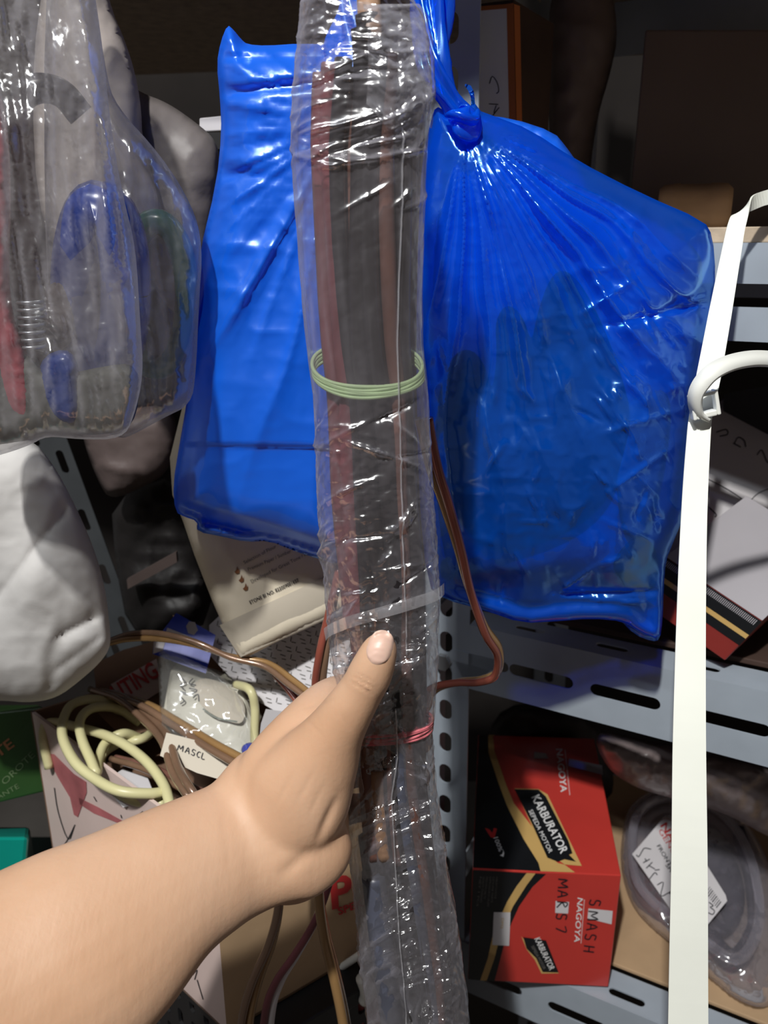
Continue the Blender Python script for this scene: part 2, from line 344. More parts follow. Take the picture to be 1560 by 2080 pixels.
def skinmat():
    m, nt, out = newmat('skin'); L = nt.links; p = N(nt, 'ShaderNodeBsdfPrincipled')
    tc = N(nt, 'ShaderNodeTexCoord'); n1 = N(nt, 'ShaderNodeTexNoise'); n1.inputs['Scale'].default_value = 9; n1.inputs['Detail'].default_value = 5
    L.new(tc.outputs['Object'], n1.inputs['Vector']); r = N(nt, 'ShaderNodeValToRGB')
    r.color_ramp.elements[0].position = .35; r.color_ramp.elements[1].position = .68
    r.color_ramp.elements[0].color = (.56,.33,.20,1); r.color_ramp.elements[1].color = (.67,.44,.30,1)
    L.new(n1.outputs[0], r.inputs[0]); L.new(r.outputs[0], p.inputs['Base Color'])
    n2 = N(nt, 'ShaderNodeTexNoise'); n2.inputs['Scale'].default_value = 380; n2.inputs['Detail'].default_value = 4; L.new(tc.outputs['Object'], n2.inputs['Vector'])
    b = N(nt, 'ShaderNodeBump'); b.inputs['Strength'].default_value = .22; b.inputs['Distance'].default_value = .0006; L.new(n2.outputs[0], b.inputs['Height'])
    mp = N(nt, 'ShaderNodeMapping'); mp.inputs['Scale'].default_value = (260, 40, 50); mp.inputs['Rotation'].default_value = (0, .45, -.3); L.new(tc.outputs['Object'], mp.inputs[0])
    n3 = N(nt, 'ShaderNodeTexNoise'); n3.inputs['Scale'].default_value = 1; n3.inputs['Detail'].default_value = 3; L.new(mp.outputs[0], n3.inputs['Vector'])
    b2 = N(nt, 'ShaderNodeBump'); b2.inputs['Strength'].default_value = .16; b2.inputs['Distance'].default_value = .0012; L.new(n3.outputs[0], b2.inputs['Height']); L.new(b.outputs[0], b2.inputs['Normal']); L.new(b2.outputs[0], p.inputs['Normal'])
    p.inputs['Roughness'].default_value = .52; p.inputs['Specular IOR Level'].default_value = .35
    p.inputs['Subsurface Weight'].default_value = .18; p.inputs['Subsurface Radius'].default_value = (1, .35, .2); p.inputs['Subsurface Scale'].default_value = .006
    L.new(p.outputs[0], out.inputs[0]); return m
M['skin'] = skinmat()
M['nail'] = plain('nail', (.74,.50,.40), .42, 0, .5, .04, 40, .03, sss=.15)
# ---------------------------------------------------------------- the setting
TH = math.radians(28); U = np.array([math.cos(TH), -math.sin(TH), 0]); V_ = np.array([math.sin(TH), math.cos(TH), 0]); O0 = np.array([.0915, .76, 0])
def S(u, v, z): return O0 + u * U + v * V_ + np.array([0, 0, z])
def slab(name, x0, x1, y0, y1, z0, z1, mat, **k):
    return mk(name, boxat(((x0+x1)/2, (y0+y1)/2, (z0+z1)/2), ((x1-x0)/2,0,0), (0,(y1-y0)/2,0), (0,0,(z1-z0)/2)), mat, smooth=False, **k)
slab('floor', -2.5, 2.5, -3, 2.6, -.05, 0, M['concrete'], kind='structure')
slab('wall_back', -2.5, 2.5, 2.0, 2.1, 0, 3.4, M['wall'], kind='structure')
slab('ceiling', -2.5, 2.5, -3, 2.6, 3.4, 3.45, M['wall'], kind='structure')
# ---------------------------------------------------------------- shelf rack
Z3, Z2, Z1, ZT = 1.51, 1.127, .70, 1.80         # upper, middle, lower, overhead shelf levels
def slotplate(fn, a0, a1, b0, b1, slots, th, n=6):
    """plate in (a,b) with rounded slots (ca,cb,ha,hb); fn(a,b,t)->world"""
    outer = [(a0,b0),(a1,b0),(a1,b1),(a0,b1)]; loops = [outer]
    for ca, cb, ha, hb in slots:
        r = min(ha, hb); L = []
        for k in range(4):
            cx = ca + (ha - r) * (1 if k in (0, 3) else -1); cy = cb + (hb - r) * (1 if k in (0, 1) else -1)
            for j in range(n):
                t = (k + j / (n - 1)) * math.pi / 2; L.append((cx + r * math.cos(t), cy + r * math.sin(t)))
        loops.append(L[::-1])
    tris = tessellate_polygon([[Vector((x, y, 0)) for x, y in l] for l in loops])
    flat = [q for l in loops for q in l]; n0 = len(flat)
    Vv = [fn(a, b, 0) for a, b in flat] + [fn(a, b, th) for a, b in flat]; Fc = [list(t) for t in tris] + [[t[2]+n0, t[1]+n0, t[0]+n0] for t in tris]
    i0 = 0
    for l in loops:
        m = len(l); Fc += [[i0+i, i0+(i+1) % m, i0+(i+1) % m+n0, i0+i+n0] for i in range(m)]; i0 += m
    return np.array(Vv), Fc
rack = thing('shelf_rack', S(.1, .2, 0), 'grey painted slotted angle rack with upright post and perforated rails', 'rack')
posts = [(-.027, z, .0075, .0125) for z in np.arange(.05, 2.15, .042)]
def post(u, v, nm='upright', mat=None):
    mk(nm, join(slotplate(lambda a, b, t: S(u + a - .019*(b-1.1), v + t, b), -.052, 0, 0, 2.2, posts, .0018),
                slotplate(lambda a, b, t: S(u - .052 + t - .019*(b-1.1), v + a + .052, b), -.052, 0, 0, 2.2, posts, .0018)), mat or M['metal'], rack, smooth=False)
post(0, 0); post(.95, 0); post(0, .42, 'rear_upright'); post(.95, .42, 'rear_upright')
fplane = Plane(S(0,0,0), S(1,0,0), S(0,0,1))
def uz(px, py):
    p = fplane(np.array([px]), np.array([py]))[0]; return float(np.dot(p - O0, U)), float(p[2])
def rail(z, bslots, fslots, zh=.076, fl=.038):
    mk('front_rail', slotplate(lambda a, b, t: S(a, -.001 + t, b), 0, .95, z - zh, z, bslots, .0018), M['metal'], rack, smooth=False)
    mk('rail_flange', slotplate(lambda a, b, t: S(a, b, z - t), 0, .95, .001, fl, fslots, .0018), M['metal'], rack, smooth=False)
    mk('rear_rail', boxat(S(.475, .418, z - .03), U * .475, V_ * .001, (0, 0, .03)), M['metal'], rack, smooth=False)
    mk('side_rail', slotplate(lambda a, b, t: S(-.05 + t, a, b), 0, .42, z - .045, z, [(x, z - .022, .02, .006) for x in np.arange(.05, .4, .07)], .0018), M['metal'], rack, smooth=False)
bs = []
for px, py in ((972,1343),(1098,1380),(1268,1424),(1483,1480)):
    u, z = uz(px, py); bs.append((u, Z2 - .040, .034, .0068))
du = bs[-1][0] - bs[-2][0]; bs += [(bs[-1][0] + du * k, Z2 - .040, .034, .0068) for k in range(1, 6) if bs[-1][0] + du * k < .9]
fs = [(u, .020, .016, .005) for u in np.arange(.06, .93, .085)]
rail(Z2, bs, fs)
rail(Z1, [(x, Z1 - .04, .034, .0068) for x in np.arange(.05, .92, .1)], [(x, .016, .020, .005) for x in np.arange(.04, .92, .08)], fl=.045)
rail(Z3, [(x, Z3 - .040, .125, .009) for x in (.14, .435, .73)], [], fl=.03)
rail(ZT, [(x, ZT - .04, .034, .0068) for x in np.arange(.05, .92, .1)], [])
# bolt
bc = fplane(np.array([903.]), np.array([1341.]))[0] - V_ * .002
ang = np.linspace(0, 2*np.pi, 7)[:-1]
hexp = np.array([bc + (U*math.cos(a) + np.array([0,0,1])*math.sin(a)) * .0085 for a in ang])
bolt = mk('bolt', (np.vstack([hexp, hexp - V_*.006]), [list(range(6)), list(range(6,12))[::-1]] + [[i,(i+1)%6,(i+1)%6+6,i+6] for i in range(6)]), M['bolt'], rack, smooth=False, bevel=.001, label='zinc hex bolt in a post slot')
ROOT[bolt] = ROOT[rack]
# boards
def board(name, u0, u1, v0, v1, z, th, mat, label, cat='shelf board', bevel=.001):
    return mk(name, boxat(S((u0+u1)/2, (v0+v1)/2, z + th/2), U*(u1-u0)/2, V_*(v1-v0)/2, (0,0,th/2)), mat, smooth=False, label=label, cat=cat, bevel=bevel)
board('shelf_board', .002, .94, .003, .41, Z3, .012, M['wood'], 'pale chipboard shelf resting on the upper right rail')
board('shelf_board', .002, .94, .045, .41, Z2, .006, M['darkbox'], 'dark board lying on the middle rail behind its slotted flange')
board('shelf_board', .002, .94, .05, .41, Z1, .005, M['kraft'], 'kraft brown board under the red carton on the lowest shelf')
ob = np.array([(-1.0,.87,ZT+.001),(.75,.38,ZT+.001),(1.0,1.3,ZT+.001),(-.75,1.6,ZT+.001)]); mk('shelf_board', hexa(ob, ob + np.array([0,0,.014])), M['wood'], smooth=False, label='wide unseen board above the rack, added and shaped to shade the shelves', cat='shelf board')  # unseen board, added and angled to shade the upper shelf and post top
# left neighbour rack: leaning dark slotted angle
a, b = P(55, 800, .98), P(262, 1345, 1.02); ax = (b - a) / np.linalg.norm(b - a); sd = np.cross(ax, [0, 1, 0]); sd /= np.linalg.norm(sd); Lb = np.linalg.norm(b - a)
mk('slotted_angle', slotplate(lambda s, t, d: a + ax * s + sd * t + np.array([0, d, 0]), -.25, Lb + .55, -.028, .028, [(s, 0.012 if i % 2 else -.012, .016, .005) for i, s in enumerate(np.arange(-.2, Lb + .5, .042))], .002), M['metal_dark'], smooth=False,
   label='dark slotted angle bar slanting down behind the clear bags at left', cat='bar')
# ---------------------------------------------------------------- blue bag, right
K = np.array([943., 247.])
ob_r = [(905,225),(925,235),(943,238),(958,215),(955,190),(940,168),(962,176),(966,222),(1010,238),(1075,262),(1170,325),(1300,392),(1430,448),(1448,480),(1454,560),(1447,700),(1428,800),(1407,880),(1395,1000),(1388,1052),(1366,1105),(1352,1140),(1348,1200),(1346,1262),(1340,1300),(1300,1284),(1268,1262),(1200,1256),(1130,1262),(1060,1266),(985,1240),(900,1217),(868,1190),(850,1000),(845,700),(850,450),(858,320),(875,245),(885,215)]
phk = np.array([-.02, .12, .27, .40, .53, .62, .74, .86, .98, 1.08, 1.2, 1.33, 1.45, 1.6, 1.75]); wk = RNG.rand(len(phk)) * .03 + .022; ak = RNG.rand(len(phk)) * .8 + .5
_r = random.Random(5); CRB = [(1125,1210,1345,1228,4,.004),(1125,1210,1210,1150,4,.004),(1210,1150,1262,1135,4,.003),(1225,880,1395,830,7,.003),(1235,1000,1380,900,6,.003),(1230,1060,1330,1100,6,.003),(1050,1060,1130,1062,3,.0015),(1180,640,1300,560,8,.0035),(1290,600,1350,720,6,.003),(1330,640,1440,590,8,-.004)]
for _i in range(90):
    _x = _r.uniform(870, 1400); _y = _r.uniform(620, 1230); 
    if _i % 2: _x = _r.uniform(1190, 1400); _y = _r.uniform(480, 1100)
    _t = math.atan2(_y-247, _x-943) + _r.gauss(0, .35); _l = _r.uniform(15, 80)
    CRB.append((_x, _y, _x+_l*math.cos(_t), _y+_l*math.sin(_t), _r.uniform(3, 6), _r.choice([1,1,-1])*_r.uniform(.001, .0034)))
def disp_r(x, y, d):
    dx, dy = x - K[0], y - K[1]; r = np.hypot(dx, dy); ph = np.arctan2(dy, dx) + .03 * np.sin(r / 130) + .05 * (vn(x/140, y/140) - .5)
    h = np.zeros_like(x)
    for p, w, a in zip(phk, wk, ak):
        h += a * np.exp(-np.abs((ph - p) / w) ** 1.3) * (.5 + vn(r/120 + p*30, p*9+r*0))
    h += 1.1*(ridged(ph*3.1+4, r/1300+2, 2)-.35)*smooth(60,300,r)
    fan = .0105 * h * smooth(5, 200, r) * (1 - smooth(420, 900, r) * .85)
    crum = .0038 * (ridged(x/120, y/120, 2) - .4) * smooth(150, 420, r) + .0008 * (ridged(x/26, y/26) - .4) + creases(x, y, CRB)
    slump = -.010 * smooth(1130, 1260, y) - .012*smooth(1100, 1200, y)*vn(x/60, y/60)
    low = .016 * np.exp(-((x-1120)/150)**2 - ((y-980)/170)**2) + .012*np.exp(-((x-1290)/90)**2 - ((y-900)/230)**2)
    crease = -.006 * np.exp(-np.abs(y - (1205 - (x-1130)*.02)) / 6) * smooth(1100, 1160, x)
    crease += -.006 * np.exp(-np.abs(y - (655 - (x-1250)*.22)) / 9) * smooth(1180, 1300, x)
    return fan + crum + slump + low + crease
YB = .60
bagr = thing('plastic_bag', P(1130, 1262, YB), 'glossy blue plastic bag with fanned creases below its knot, right of the held sleeve', 'bag')
v, f, uv = pillow(ob_r, lambda x, y: YB + .0 * x, .034, 150, 5.5, disp_r, back=.8, rounding=1)
mk('bag_film', (v, f), M['blue'], bagr)
obr2 = resample(rnd_poly(ob_r, 1), 12)
def filmY(x, y):
    d = seg_dist(np.stack([x, y], 1), obr2); t = np.clip(d/150, 0, 1); return YB - .034*np.sqrt(1-(1-t)**2) - np.minimum(disp_r(x, y, d)*smooth(0, 37, d), .004)
M['inpale'] = plain('added_pale_backing', (.75,.80,.85), .7, 0, .3, .1, 10, .2, .004, col2=(.36,.42,.50)); M['indark'] = plain('dark_shape', (.012,.012,.02), .6, 0, .3, .1, 20, .2); M['ingreen'] = plain('green_contents', (.35,.95,.55), .6, 0, .3, .1, 20, .2)
mk('added_pale_backing', pillow([(900,330),(1000,300),(1180,380),(1420,490),(1430,580),(1405,780),(1380,1000),(1345,1120),(1325,1205),(1200,1215),(1060,1222),(960,1202),(905,1175),(875,900),(875,600)], lambda x, y: filmY(x, y)+.019, .004, 40, 10)[:2], M['inpale'], bagr, label='pale backing added inside to brighten the blue film')  # pale backing added so the film looks bright around the dark shape
mk('dark_shape', pillow([(905,760),(925,715),(958,708),(985,740),(1000,800),(1010,720),(1005,650),(1030,615),(1062,640),(1080,700),(1090,640),(1118,560),(1150,545),(1190,590),(1225,660),(1262,760),(1285,850),(1262,940),(1240,1010),(1180,1070),(1090,1110),(1000,1130),(930,1060),(885,980),(885,820)], lambda x, y: filmY(x, y)+.007, .002, 20, 10, rounding=2)[:2], M['indark'], bagr, label='hand shadow built as a dark shape behind the blue film')  # cast shadow of a hand, built as a dark body behind the film
mk('dark_shape', pillow([(1255,1120),(1300,1080),(1340,1120),(1335,1200),(1290,1195),(1240,1160)], lambda x, y: filmY(x, y)+.007, .002, 20, 8, rounding=2)[:2], M['indark'], bagr, label='dark patch showing through the lower right of the film')  # plain dark patch set just behind the film
mk('green_contents', pillow([(1235,850),(1300,800),(1370,790),(1350,960),(1310,1110),(1262,1080),(1250,960)], lambda x, y: filmY(x, y)+.009, .002, 20, 10, rounding=2)[:2], M['ingreen'], bagr, label='sea green packet showing through the blue film')
# rear flap of film
v, f, uv = pillow([(960,232),(1040,240),(1125,268),(1150,298),(1176,335),(1210,420),(1100,400),(1000,300)], YB + .028, .004, 40, 10, lambda x, y, d: .002*(ridged(x/40, y/40)), rounding=1)
mk('rear_flap', (v, f), M['blue_smooth'], bagr)
# twisted neck up to the rail
neck = [P(945,252,YB-.012), P(915,205,YB-.014), P(884,140,YB-.012), P(874,60,YB-.004), P(872,-20,YB+.004), P(872,-160,YB+.01)]
def pleat(pts, r, n=36, m=14, k=5, amp=.35, tw=2.0):
    p = catmull(pts, m); T, Nn, B = frames(p); R = np.interp(np.linspace(0,1,len(p)), np.linspace(0,1,len(r)), r); a = np.linspace(0, 2*np.pi, n, endpoint=False); L = np.linspace(0,1,len(p))
    rr = R[:, None] * (1 + amp * np.sin(k*a[None] + tw*6.28*L[:, None]) + .2*np.sin(2*a[None]+9*L[:, None]))
    Vv = p[:, None] + rr[..., None]*(np.cos(a)[None,:,None]*Nn[:,None] + np.sin(a)[None,:,None]*B[:,None])
    Fc = [[i*n+j, i*n+(j+1)%n, (i+1)*n+(j+1)%n, (i+1)*n+j] for i in range(len(p)-1) for j in range(n)]
    return Vv.reshape(-1,3), Fc + [list(range(n))[::-1], [(len(p)-1)*n+j for j in range(n)]]
mk('twisted_neck', pleat(neck, [.007,.006,.009,.008,.010,.011]), M['blue'], bagr)
mk('handle_strip', pleat([P(905,-160,YB+.012), P(893,-20,YB+.006), P(886,60,YB), P(876,130,YB-.006), P(884,170,YB-.01)], [.009,.009,.007,.005,.003], k=4), M['blue'], bagr)
mk('knot', pleat([P(915,235,YB-.022), P(935,244,YB-.034), P(952,250,YB-.03), P(966,232,YB-.018)], [.003,.007,.008,.003], k=4, tw=1), M['blue'], bagr)
mk('bag_corner', pillow([(1255,1255),(1345,1262),(1340,1300),(1325,1303),(1290,1290)], YB+.004, .006, 20, 8, rounding=1)[:2], M['blue'], bagr)
# ---------------------------------------------------------------- blue bag, left
ob_l = [(462,50),(474,60),(490,80),(502,90),(540,93),(612,88),(700,92),(716,110),(722,600),(715,1120),(700,1146),(655,1132),(600,1115),(545,1096),(500,1098),(455,1086),(402,1077),(400,1058),(375,1050),(356,1040),(351,985),(365,900),(382,800),(394,650),(404,520),(440,370),(450,270),(447,200),(440,130),(448,85)]
K2 = np.array([700., 250.])
def disp_l(x, y, d):
    dx, dy = x - K2[0], y - K2[1]; r = np.hypot(dx, dy); ph = np.arctan2(dy, -dx)
    h = .8*(ridged(ph*3.4+9+.06*np.sin(r/90), r/1500+5, 2)-.35) + .35*(ridged(ph*9+3, r/900, 2)-.35)
    fan = .0095 * h * smooth(30, 260, r) * (1 - smooth(420, 950, r)*.85)
    pin = -.007*np.exp(-((y - 350 - (x-440)*.1)/16)**2)*(1-smooth(440,600,x)) - .005*np.exp(-((y - 118)/9)**2) - .006*np.exp(-((y-190-(x-450)*-.12)/12)**2)
    ln = 1008 + (x-375)*.30
    under = -.050 * smooth(0, 75, y - ln)
    lay = -.004*smooth(-4, 4, y - (902 + (x-375)*.02))
    return fan + pin + under + lay + .0030*(ridged(x/90, y/90)-.4)*(1-.6*smooth(500,800,y)) + .0012*(ridged(x/26, y/26)-.4)*(1-smooth(300,520,y))
bagl = thing('plastic_bag', P(540, 1110, YB), 'smooth bright blue plastic bag with a pointed top corner, left of the held sleeve', 'bag')
v, f, uv = pillow(ob_l, YB + .01, .042, 90, 7, disp_l, back=.6, rounding=1)
mk('bag_film', (v, f), M['blue_smooth'], bagl)
mk('bag_hem', pillow([(400,1062),(455,1078),(540,1090),(600,1110),(690,1135),(690,1148),(640,1133),(600,1120),(545,1098),(500,1101),(452,1090),(400,1080)], YB+.02, .004, 14, 7, rounding=1)[:2], M['blue_smooth'], bagl)
mk('handle_strip', pleat([P(700,180,YB-.02), P(706,90,YB-.005), P(712,0,YB+.004), P(716,-160,YB+.012)], [.012,.010,.008,.007], k=4), M['blue_smooth'], bagl)
# ---------------------------------------------------------------- the held sleeve of cables
rows = np.array([(-30,640,800),(0,612,840),(30,608,858),(60,606,866),(120,600,876),(180,593,878),(300,590,868),(450,600,862),(600,612,858),(700,622,860),(800,635,870),(900,640,875),(1000,642,880),(1100,650,888),(1200,660,893),(1300,668,890),(1360,678,888),(1420,695,884),(1500,700,878),(1600,698,885),(1700,705,898),(1800,716,915),(1900,726,930),(2000,738,945),(2080,748,952),(2300,775,985)], float)
YS0, YS1 = .440, .425
def sl_edges(y): return np.interp(y, rows[:,0], rows[:,1]), np.interp(y, rows[:,0], rows[:,2])
def sl_depth(y): return YS0 + (YS1 - YS0) * smooth(0, 2300, y) - .0 * y
def sl_flat(y): return .42 + .28 * smooth(200, 0, y) * 0 + .12*smooth(1500, 2000, y)
_r = random.Random(21); CRS = []
for _i in range(150):
    _y = _r.uniform(820, 2250) if _i > 34 else _r.uniform(100, 420); _a = _r.uniform(.1, 3.0); _l = _r.uniform(40, 170); _th = _r.gauss(-.55, .35) if _r.random() < .75 else _r.uniform(-1.5, 1.5)
    _dx, _dy = _l*math.cos(_th), _l*math.sin(_th); CRS.append((-_a*78-_dx/2, _y-_dy/2, -_a*78+_dx/2, _y+_dy/2, _r.uniform(3, 7), _r.choice([1,1,-1])*_r.uniform(.0014, .0036)))
for _i in range(16):
    _y = _r.uniform(350, 800); _a = _r.uniform(.3, 2.8); CRS.append((-_a*78, _y-90, -_a*78+_r.uniform(-14,14), _y+90, 5, _r.uniform(.0006, .0014)))
def sl_disp(a, y, xx):
    s = a * 40
    w1 = smooth(820, 1100, y); top = 1 - smooth(60, 330, y)
    c = -.0032*(ridged((s+y*.22)/30, (y-s*2.4)/85)-.35)*(.25 + w1)              # diagonal wrinkles below
    c += .0026*(ridged(s/20+40, y/30+9)-.35)*top*1.3
    c += .0016*(ridged(s/9+20, (y)/ (180 - 130*w1))-.4)*(.8)
    c += .0007*(ridged(s/7, y/16)-.4)*(.15+.8*w1+top)
    c += creases(-np.asarray(a)*78 + 0*y, y, CRS) * 1.0
    g = np.exp(-((a-.95)/.32)**2)*(np.exp(-((y-250)/70)**2) + np.exp(-((y-2000)/110)**4)); c += .0030*(ridged(s/3.3+7, y/15)-.4)*g
    return c
ys = np.arange(-30, 2300, 3.4); na = 150; aa = np.linspace(0, 2*np.pi, na, endpoint=False)
def sleeve_surface(yq, aq, inset=0.0, dis=True):
    xl, xr = sl_edges(yq); hw = (xr - xl)/2; cx = (xl + xr)/2; Yc = sl_depth(yq)
    sc = Yc / F * 1.0
    dd = sl_disp(aq, yq, cx) if dis else 0.0
    rx = hw * (1 - inset/ (hw*sc)) ; rz = hw * sc * sl_flat(yq) - inset + dd
    px = cx + np.cos(aq) * (rx + dd / sc * .45); Yp = Yc - np.sin(aq) * rz
    return P(px, yq, Yp)
yy, ang2 = np.meshgrid(ys, aa, indexing='ij')
topcut = (vn(ang2*3.0, ang2*0+4) - .5) * 60 + 22*np.sin(ang2*2)
yy2 = yy + topcut * (1 - smooth(-30, 90, yy)) + np.where(np.sin(ang2) > 0, 20, -25) * (1 - smooth(-30, 60, yy))
Vs = sleeve_surface(yy2.ravel(), ang2.ravel())
Fs = [[i*na+j, i*na+(j+1)%na, (i+1)*na+(j+1)%na, (i+1)*na+j] for i in range(len(ys)-1) for j in range(na)]
slv = thing('cable_sleeve', P(850, 2290, .43), 'long crinkled clear plastic sleeve full of dark control cables, gripped by the hand', 'sleeve')
mk('sleeve_film', (Vs, Fs), M['sleeve'], slv)
# overlapping second wrap, lower part, with its diagonal hem
def wrap(y0a, y0b, y1, grow, amp):
    ysr = np.linspace(0, 1, 260); n2 = 90; A = np.linspace(-.25, np.pi+.25, n2); T2, A2 = np.meshgrid(ysr, A, indexing='ij')
    hem = y0a + (y0b - y0a) * (A2 / np.pi); Y2 = hem + (y1 - hem) * T2
    xl, xr = sl_edges(Y2); hw = (xr-xl)/2; cx = (xl+xr)/2; Yc = sl_depth(Y2); sc = Yc/F; dd = sl_disp(A2, Y2+25, cx)*amp + grow
    return P((cx + np.cos(A2)*(hw + dd/sc*.3)).ravel(), Y2.ravel(), (Yc - np.sin(A2)*(hw*sc*sl_flat(Y2) + dd)).ravel()), [[i*n2+j, i*n2+j+1, (i+1)*n2+j+1, (i+1)*n2+j] for i in range(259) for j in range(n2-1)]
mk('outer_wrap', wrap(1178, 1285, 1560, .0016, 1.2), M['wrap'], slv)
mk('lower_wrap', wrap(1480, 1700, 2300, .0018, 1.2), M['wrap'], slv)
M['lip'] = film('milky_lip_film', (.72,.72,.80), .16, .5, .2, .45, 60, .1, .001, hazevar=.5, hscale=30)
_yl = np.linspace(8, 235, 60); _al = np.linspace(.05, 1.5, 50); _y2, _a2 = np.meshgrid(_yl, _al, indexing='ij'); _y3 = _y2 + 26*np.sin(_a2*7)*(_y2-8)/227
_p = sleeve_surface(_y3.ravel(), _a2.ravel(), -.0022) + np.array([0,-1,0])*(.0022*(ridged(_a2*3, _y2/40)-.4)).ravel()[:, None]
mk('folded_lip', (_p, [[i*50+j, i*50+j+1, (i+1)*50+j+1, (i+1)*50+j] for i in range(59) for j in range(49)]), M['lip'], slv, label='milky doubled fold at the open top of the sleeve')
def on_sleeve(y, a, out=.0006): 
    y = np.asarray(y, float); a = np.asarray(a, float); return sleeve_surface(y, a, -out)
def x2a(x, y):
    xl, xr = sl_edges(np.asarray(y, float)); return np.arccos(np.clip((np.asarray(x, float) - (xl+xr)/2)/((xr-xl)/2), -.999, .999))
M['seam'] = film('seam_film', (.8,.8,.85), .25, .3, .1, .5, 60, .2, .001, hazevar=.1)
sm = np.array([(818,260),(815,420),(808,600),(806,700),(811,850),(815,1000),(818,1120),(825,1250),(826,1330)]); smy = np.interp(np.linspace(0,8,120), range(9), sm[:,1]); smx = np.interp(np.linspace(0,8,120), range(9), sm[:,0])
mk('seam', tube(on_sleeve(smy, x2a(smx, smy)), .00045, 6, smoothpath=False), M['seam'], slv)
sm = np.array([(803,1440),(806,1540),(795,1620),(800,1700),(806,1800),(812,1900),(822,2000),(830,2150)]); smy = np.interp(np.linspace(0,7,120), range(8), sm[:,1]); smx = np.interp(np.linspace(0,7,120), range(8), sm[:,0])
mk('seam', tube(on_sleeve(smy, x2a(smx, smy), .0022), .00045, 6, smoothpath=False), M['seam'], slv)
# hem strip along diagonal overlap
A = np.linspace(.15, 2.95, 60); hem = 1178 + (1285-1178)*(A/np.pi)
p1 = sleeve_surface(hem, A, -.0028); p2 = sleeve_surface(hem+24, A, -.0028)
mk('hem_fold', (np.vstack([p1, p2]), [[i, i+1, 61+i, 60+i] for i in range(59)]), M['seam'], slv)
# cables inside: fx -1..1 across the sleeve
def inner(fx, fz, y0, y1, wob, mat, r, nm='control_cable', label=None, ph=0):
    yq = np.arange(y0, y1, 45.); xl, xr = sl_edges(yq); hw = (xr-xl)/2; cx = (xl+xr)/2; Yc = sl_depth(yq)
    x = cx + hw*(fx + wob*np.sin(yq/170 + ph)); Yp = Yc - fz*hw*Yc/F*sl_flat(yq)*.8
    return tube(P(x, yq, Yp), r, 8, 4)
cset = [(-.05,.55,60,2290,.07,'blkcable',.0052),(.18,.6,80,2290,.06,'blkcable',.0055),(.42,.45,110,2290,.05,'brncable',.0046),(.62,.1,300,2290,.04,'blkcable',.005),(.05,.0,30,2290,.06,'blkcable',.006),
        (-.30,.35,120,2290,.05,'blkcable',.0045),(-.44,.2,130,1500,.03,'redcable',.0050),(-.60,.0,150,1320,.02,'redcable',.0046),(-.42,-.2,200,2290,.05,'blkcable',.0062),(.34,-.1,160,2290,.05,'blkcable',.0065),(-.12,-.3,140,2290,.05,'brncable',.0055),
        (.02,.62,1480,1790,.03,'brncable',.0052),(-.25,.62,1560,1770,.02,'skincable',.0058),(-.62,.2,1700,2290,.03,'blkcable',.0055),(-.5,.45,1380,1780,.03,'brncable',.0058),(-.52,.45,1775,2290,.02,'greyblue',.0085),(.25,.55,1500,2290,.03,'greyblue',.006)]
WH = {15:'thick one at the lower left below the wrist', 16:'thinner one in front, lower half', 5:'left of the middle, starting below the sleeve mouth', 2:'right of the middle, running the whole sleeve length', 10:'in the middle of the bundle, running its whole length', 11:'short length in front beside the thumb', 14:'short length left, behind the red band', 6:'left side, long one reaching down past the thumb', 7:'far left edge, the shorter one', 13:'low left, starting below the wrist', 3:'nearest the right edge, starting lower than the rest'}
for i, (fx, fz, y0, y1, wb, mt, r) in enumerate(cset):
    nm_ = {'blkcable':'black','brncable':'brown','redcable':'faded red','skincable':'tan','greyblue':'grey blue'}[mt]
    o = mk('control_cable', inner(fx, fz, y0, y1, wb, M[mt], r, ph=i*1.7), M[mt], label=(nm_ + ' cable in the clear sleeve, ' + WH[i]) if i in WH else nm_ + ' control cable packed in the middle of the clear sleeve' if nm_ != 'tan' else 'tan cable end showing in the sleeve right beside the wrist', cat='cable', group=nm_ + ' control cables inside the clear sleeve')
mk('rubber_cable', tube([P(745,-150,.46), P(748,-20,.45), P(752,60,.44), P(757,160,.436), P(770,260,.436)], [.0062,.006,.006,.005,.004], 12), M['skincable'], label='thin brown cable coming out of the open top of the clear sleeve', cat='cable')
# inner crumpled foil packet at top right and lower (seen as goldish sparkle)
def ring(yfn, inset, wd, mat, name, label, n=4, cat='rubber band'):
    parts = []
    for k in range(n):
        A = np.linspace(0, 2*np.pi, 70, endpoint=False); yq = yfn(A) + (k-(n-1)/2)*wd + 2.0*np.sin(A*3+k*2); p = sleeve_surface(yq, A, inset, False); p = np.vstack([p, p[:1]])
        parts.append(tube(p, .0011, 6, smoothpath=False))
    return mk(name, join(*parts), mat, label=label, cat=cat)
ring(lambda a: 752 + 46*np.sin(a) + 0*a, .0018, 5.0, M['bandgreen'], 'rubber_band', 'pale green rubber band wound several times around the upper cable bundle', 5)
ring(lambda a: 1478 + 26*np.sin(a) - 8*np.cos(a), .0006, 5.5, M['bandred'], 'rubber_band', 'pinkish red rubber band around the cable bundle just below the thumb', 4)
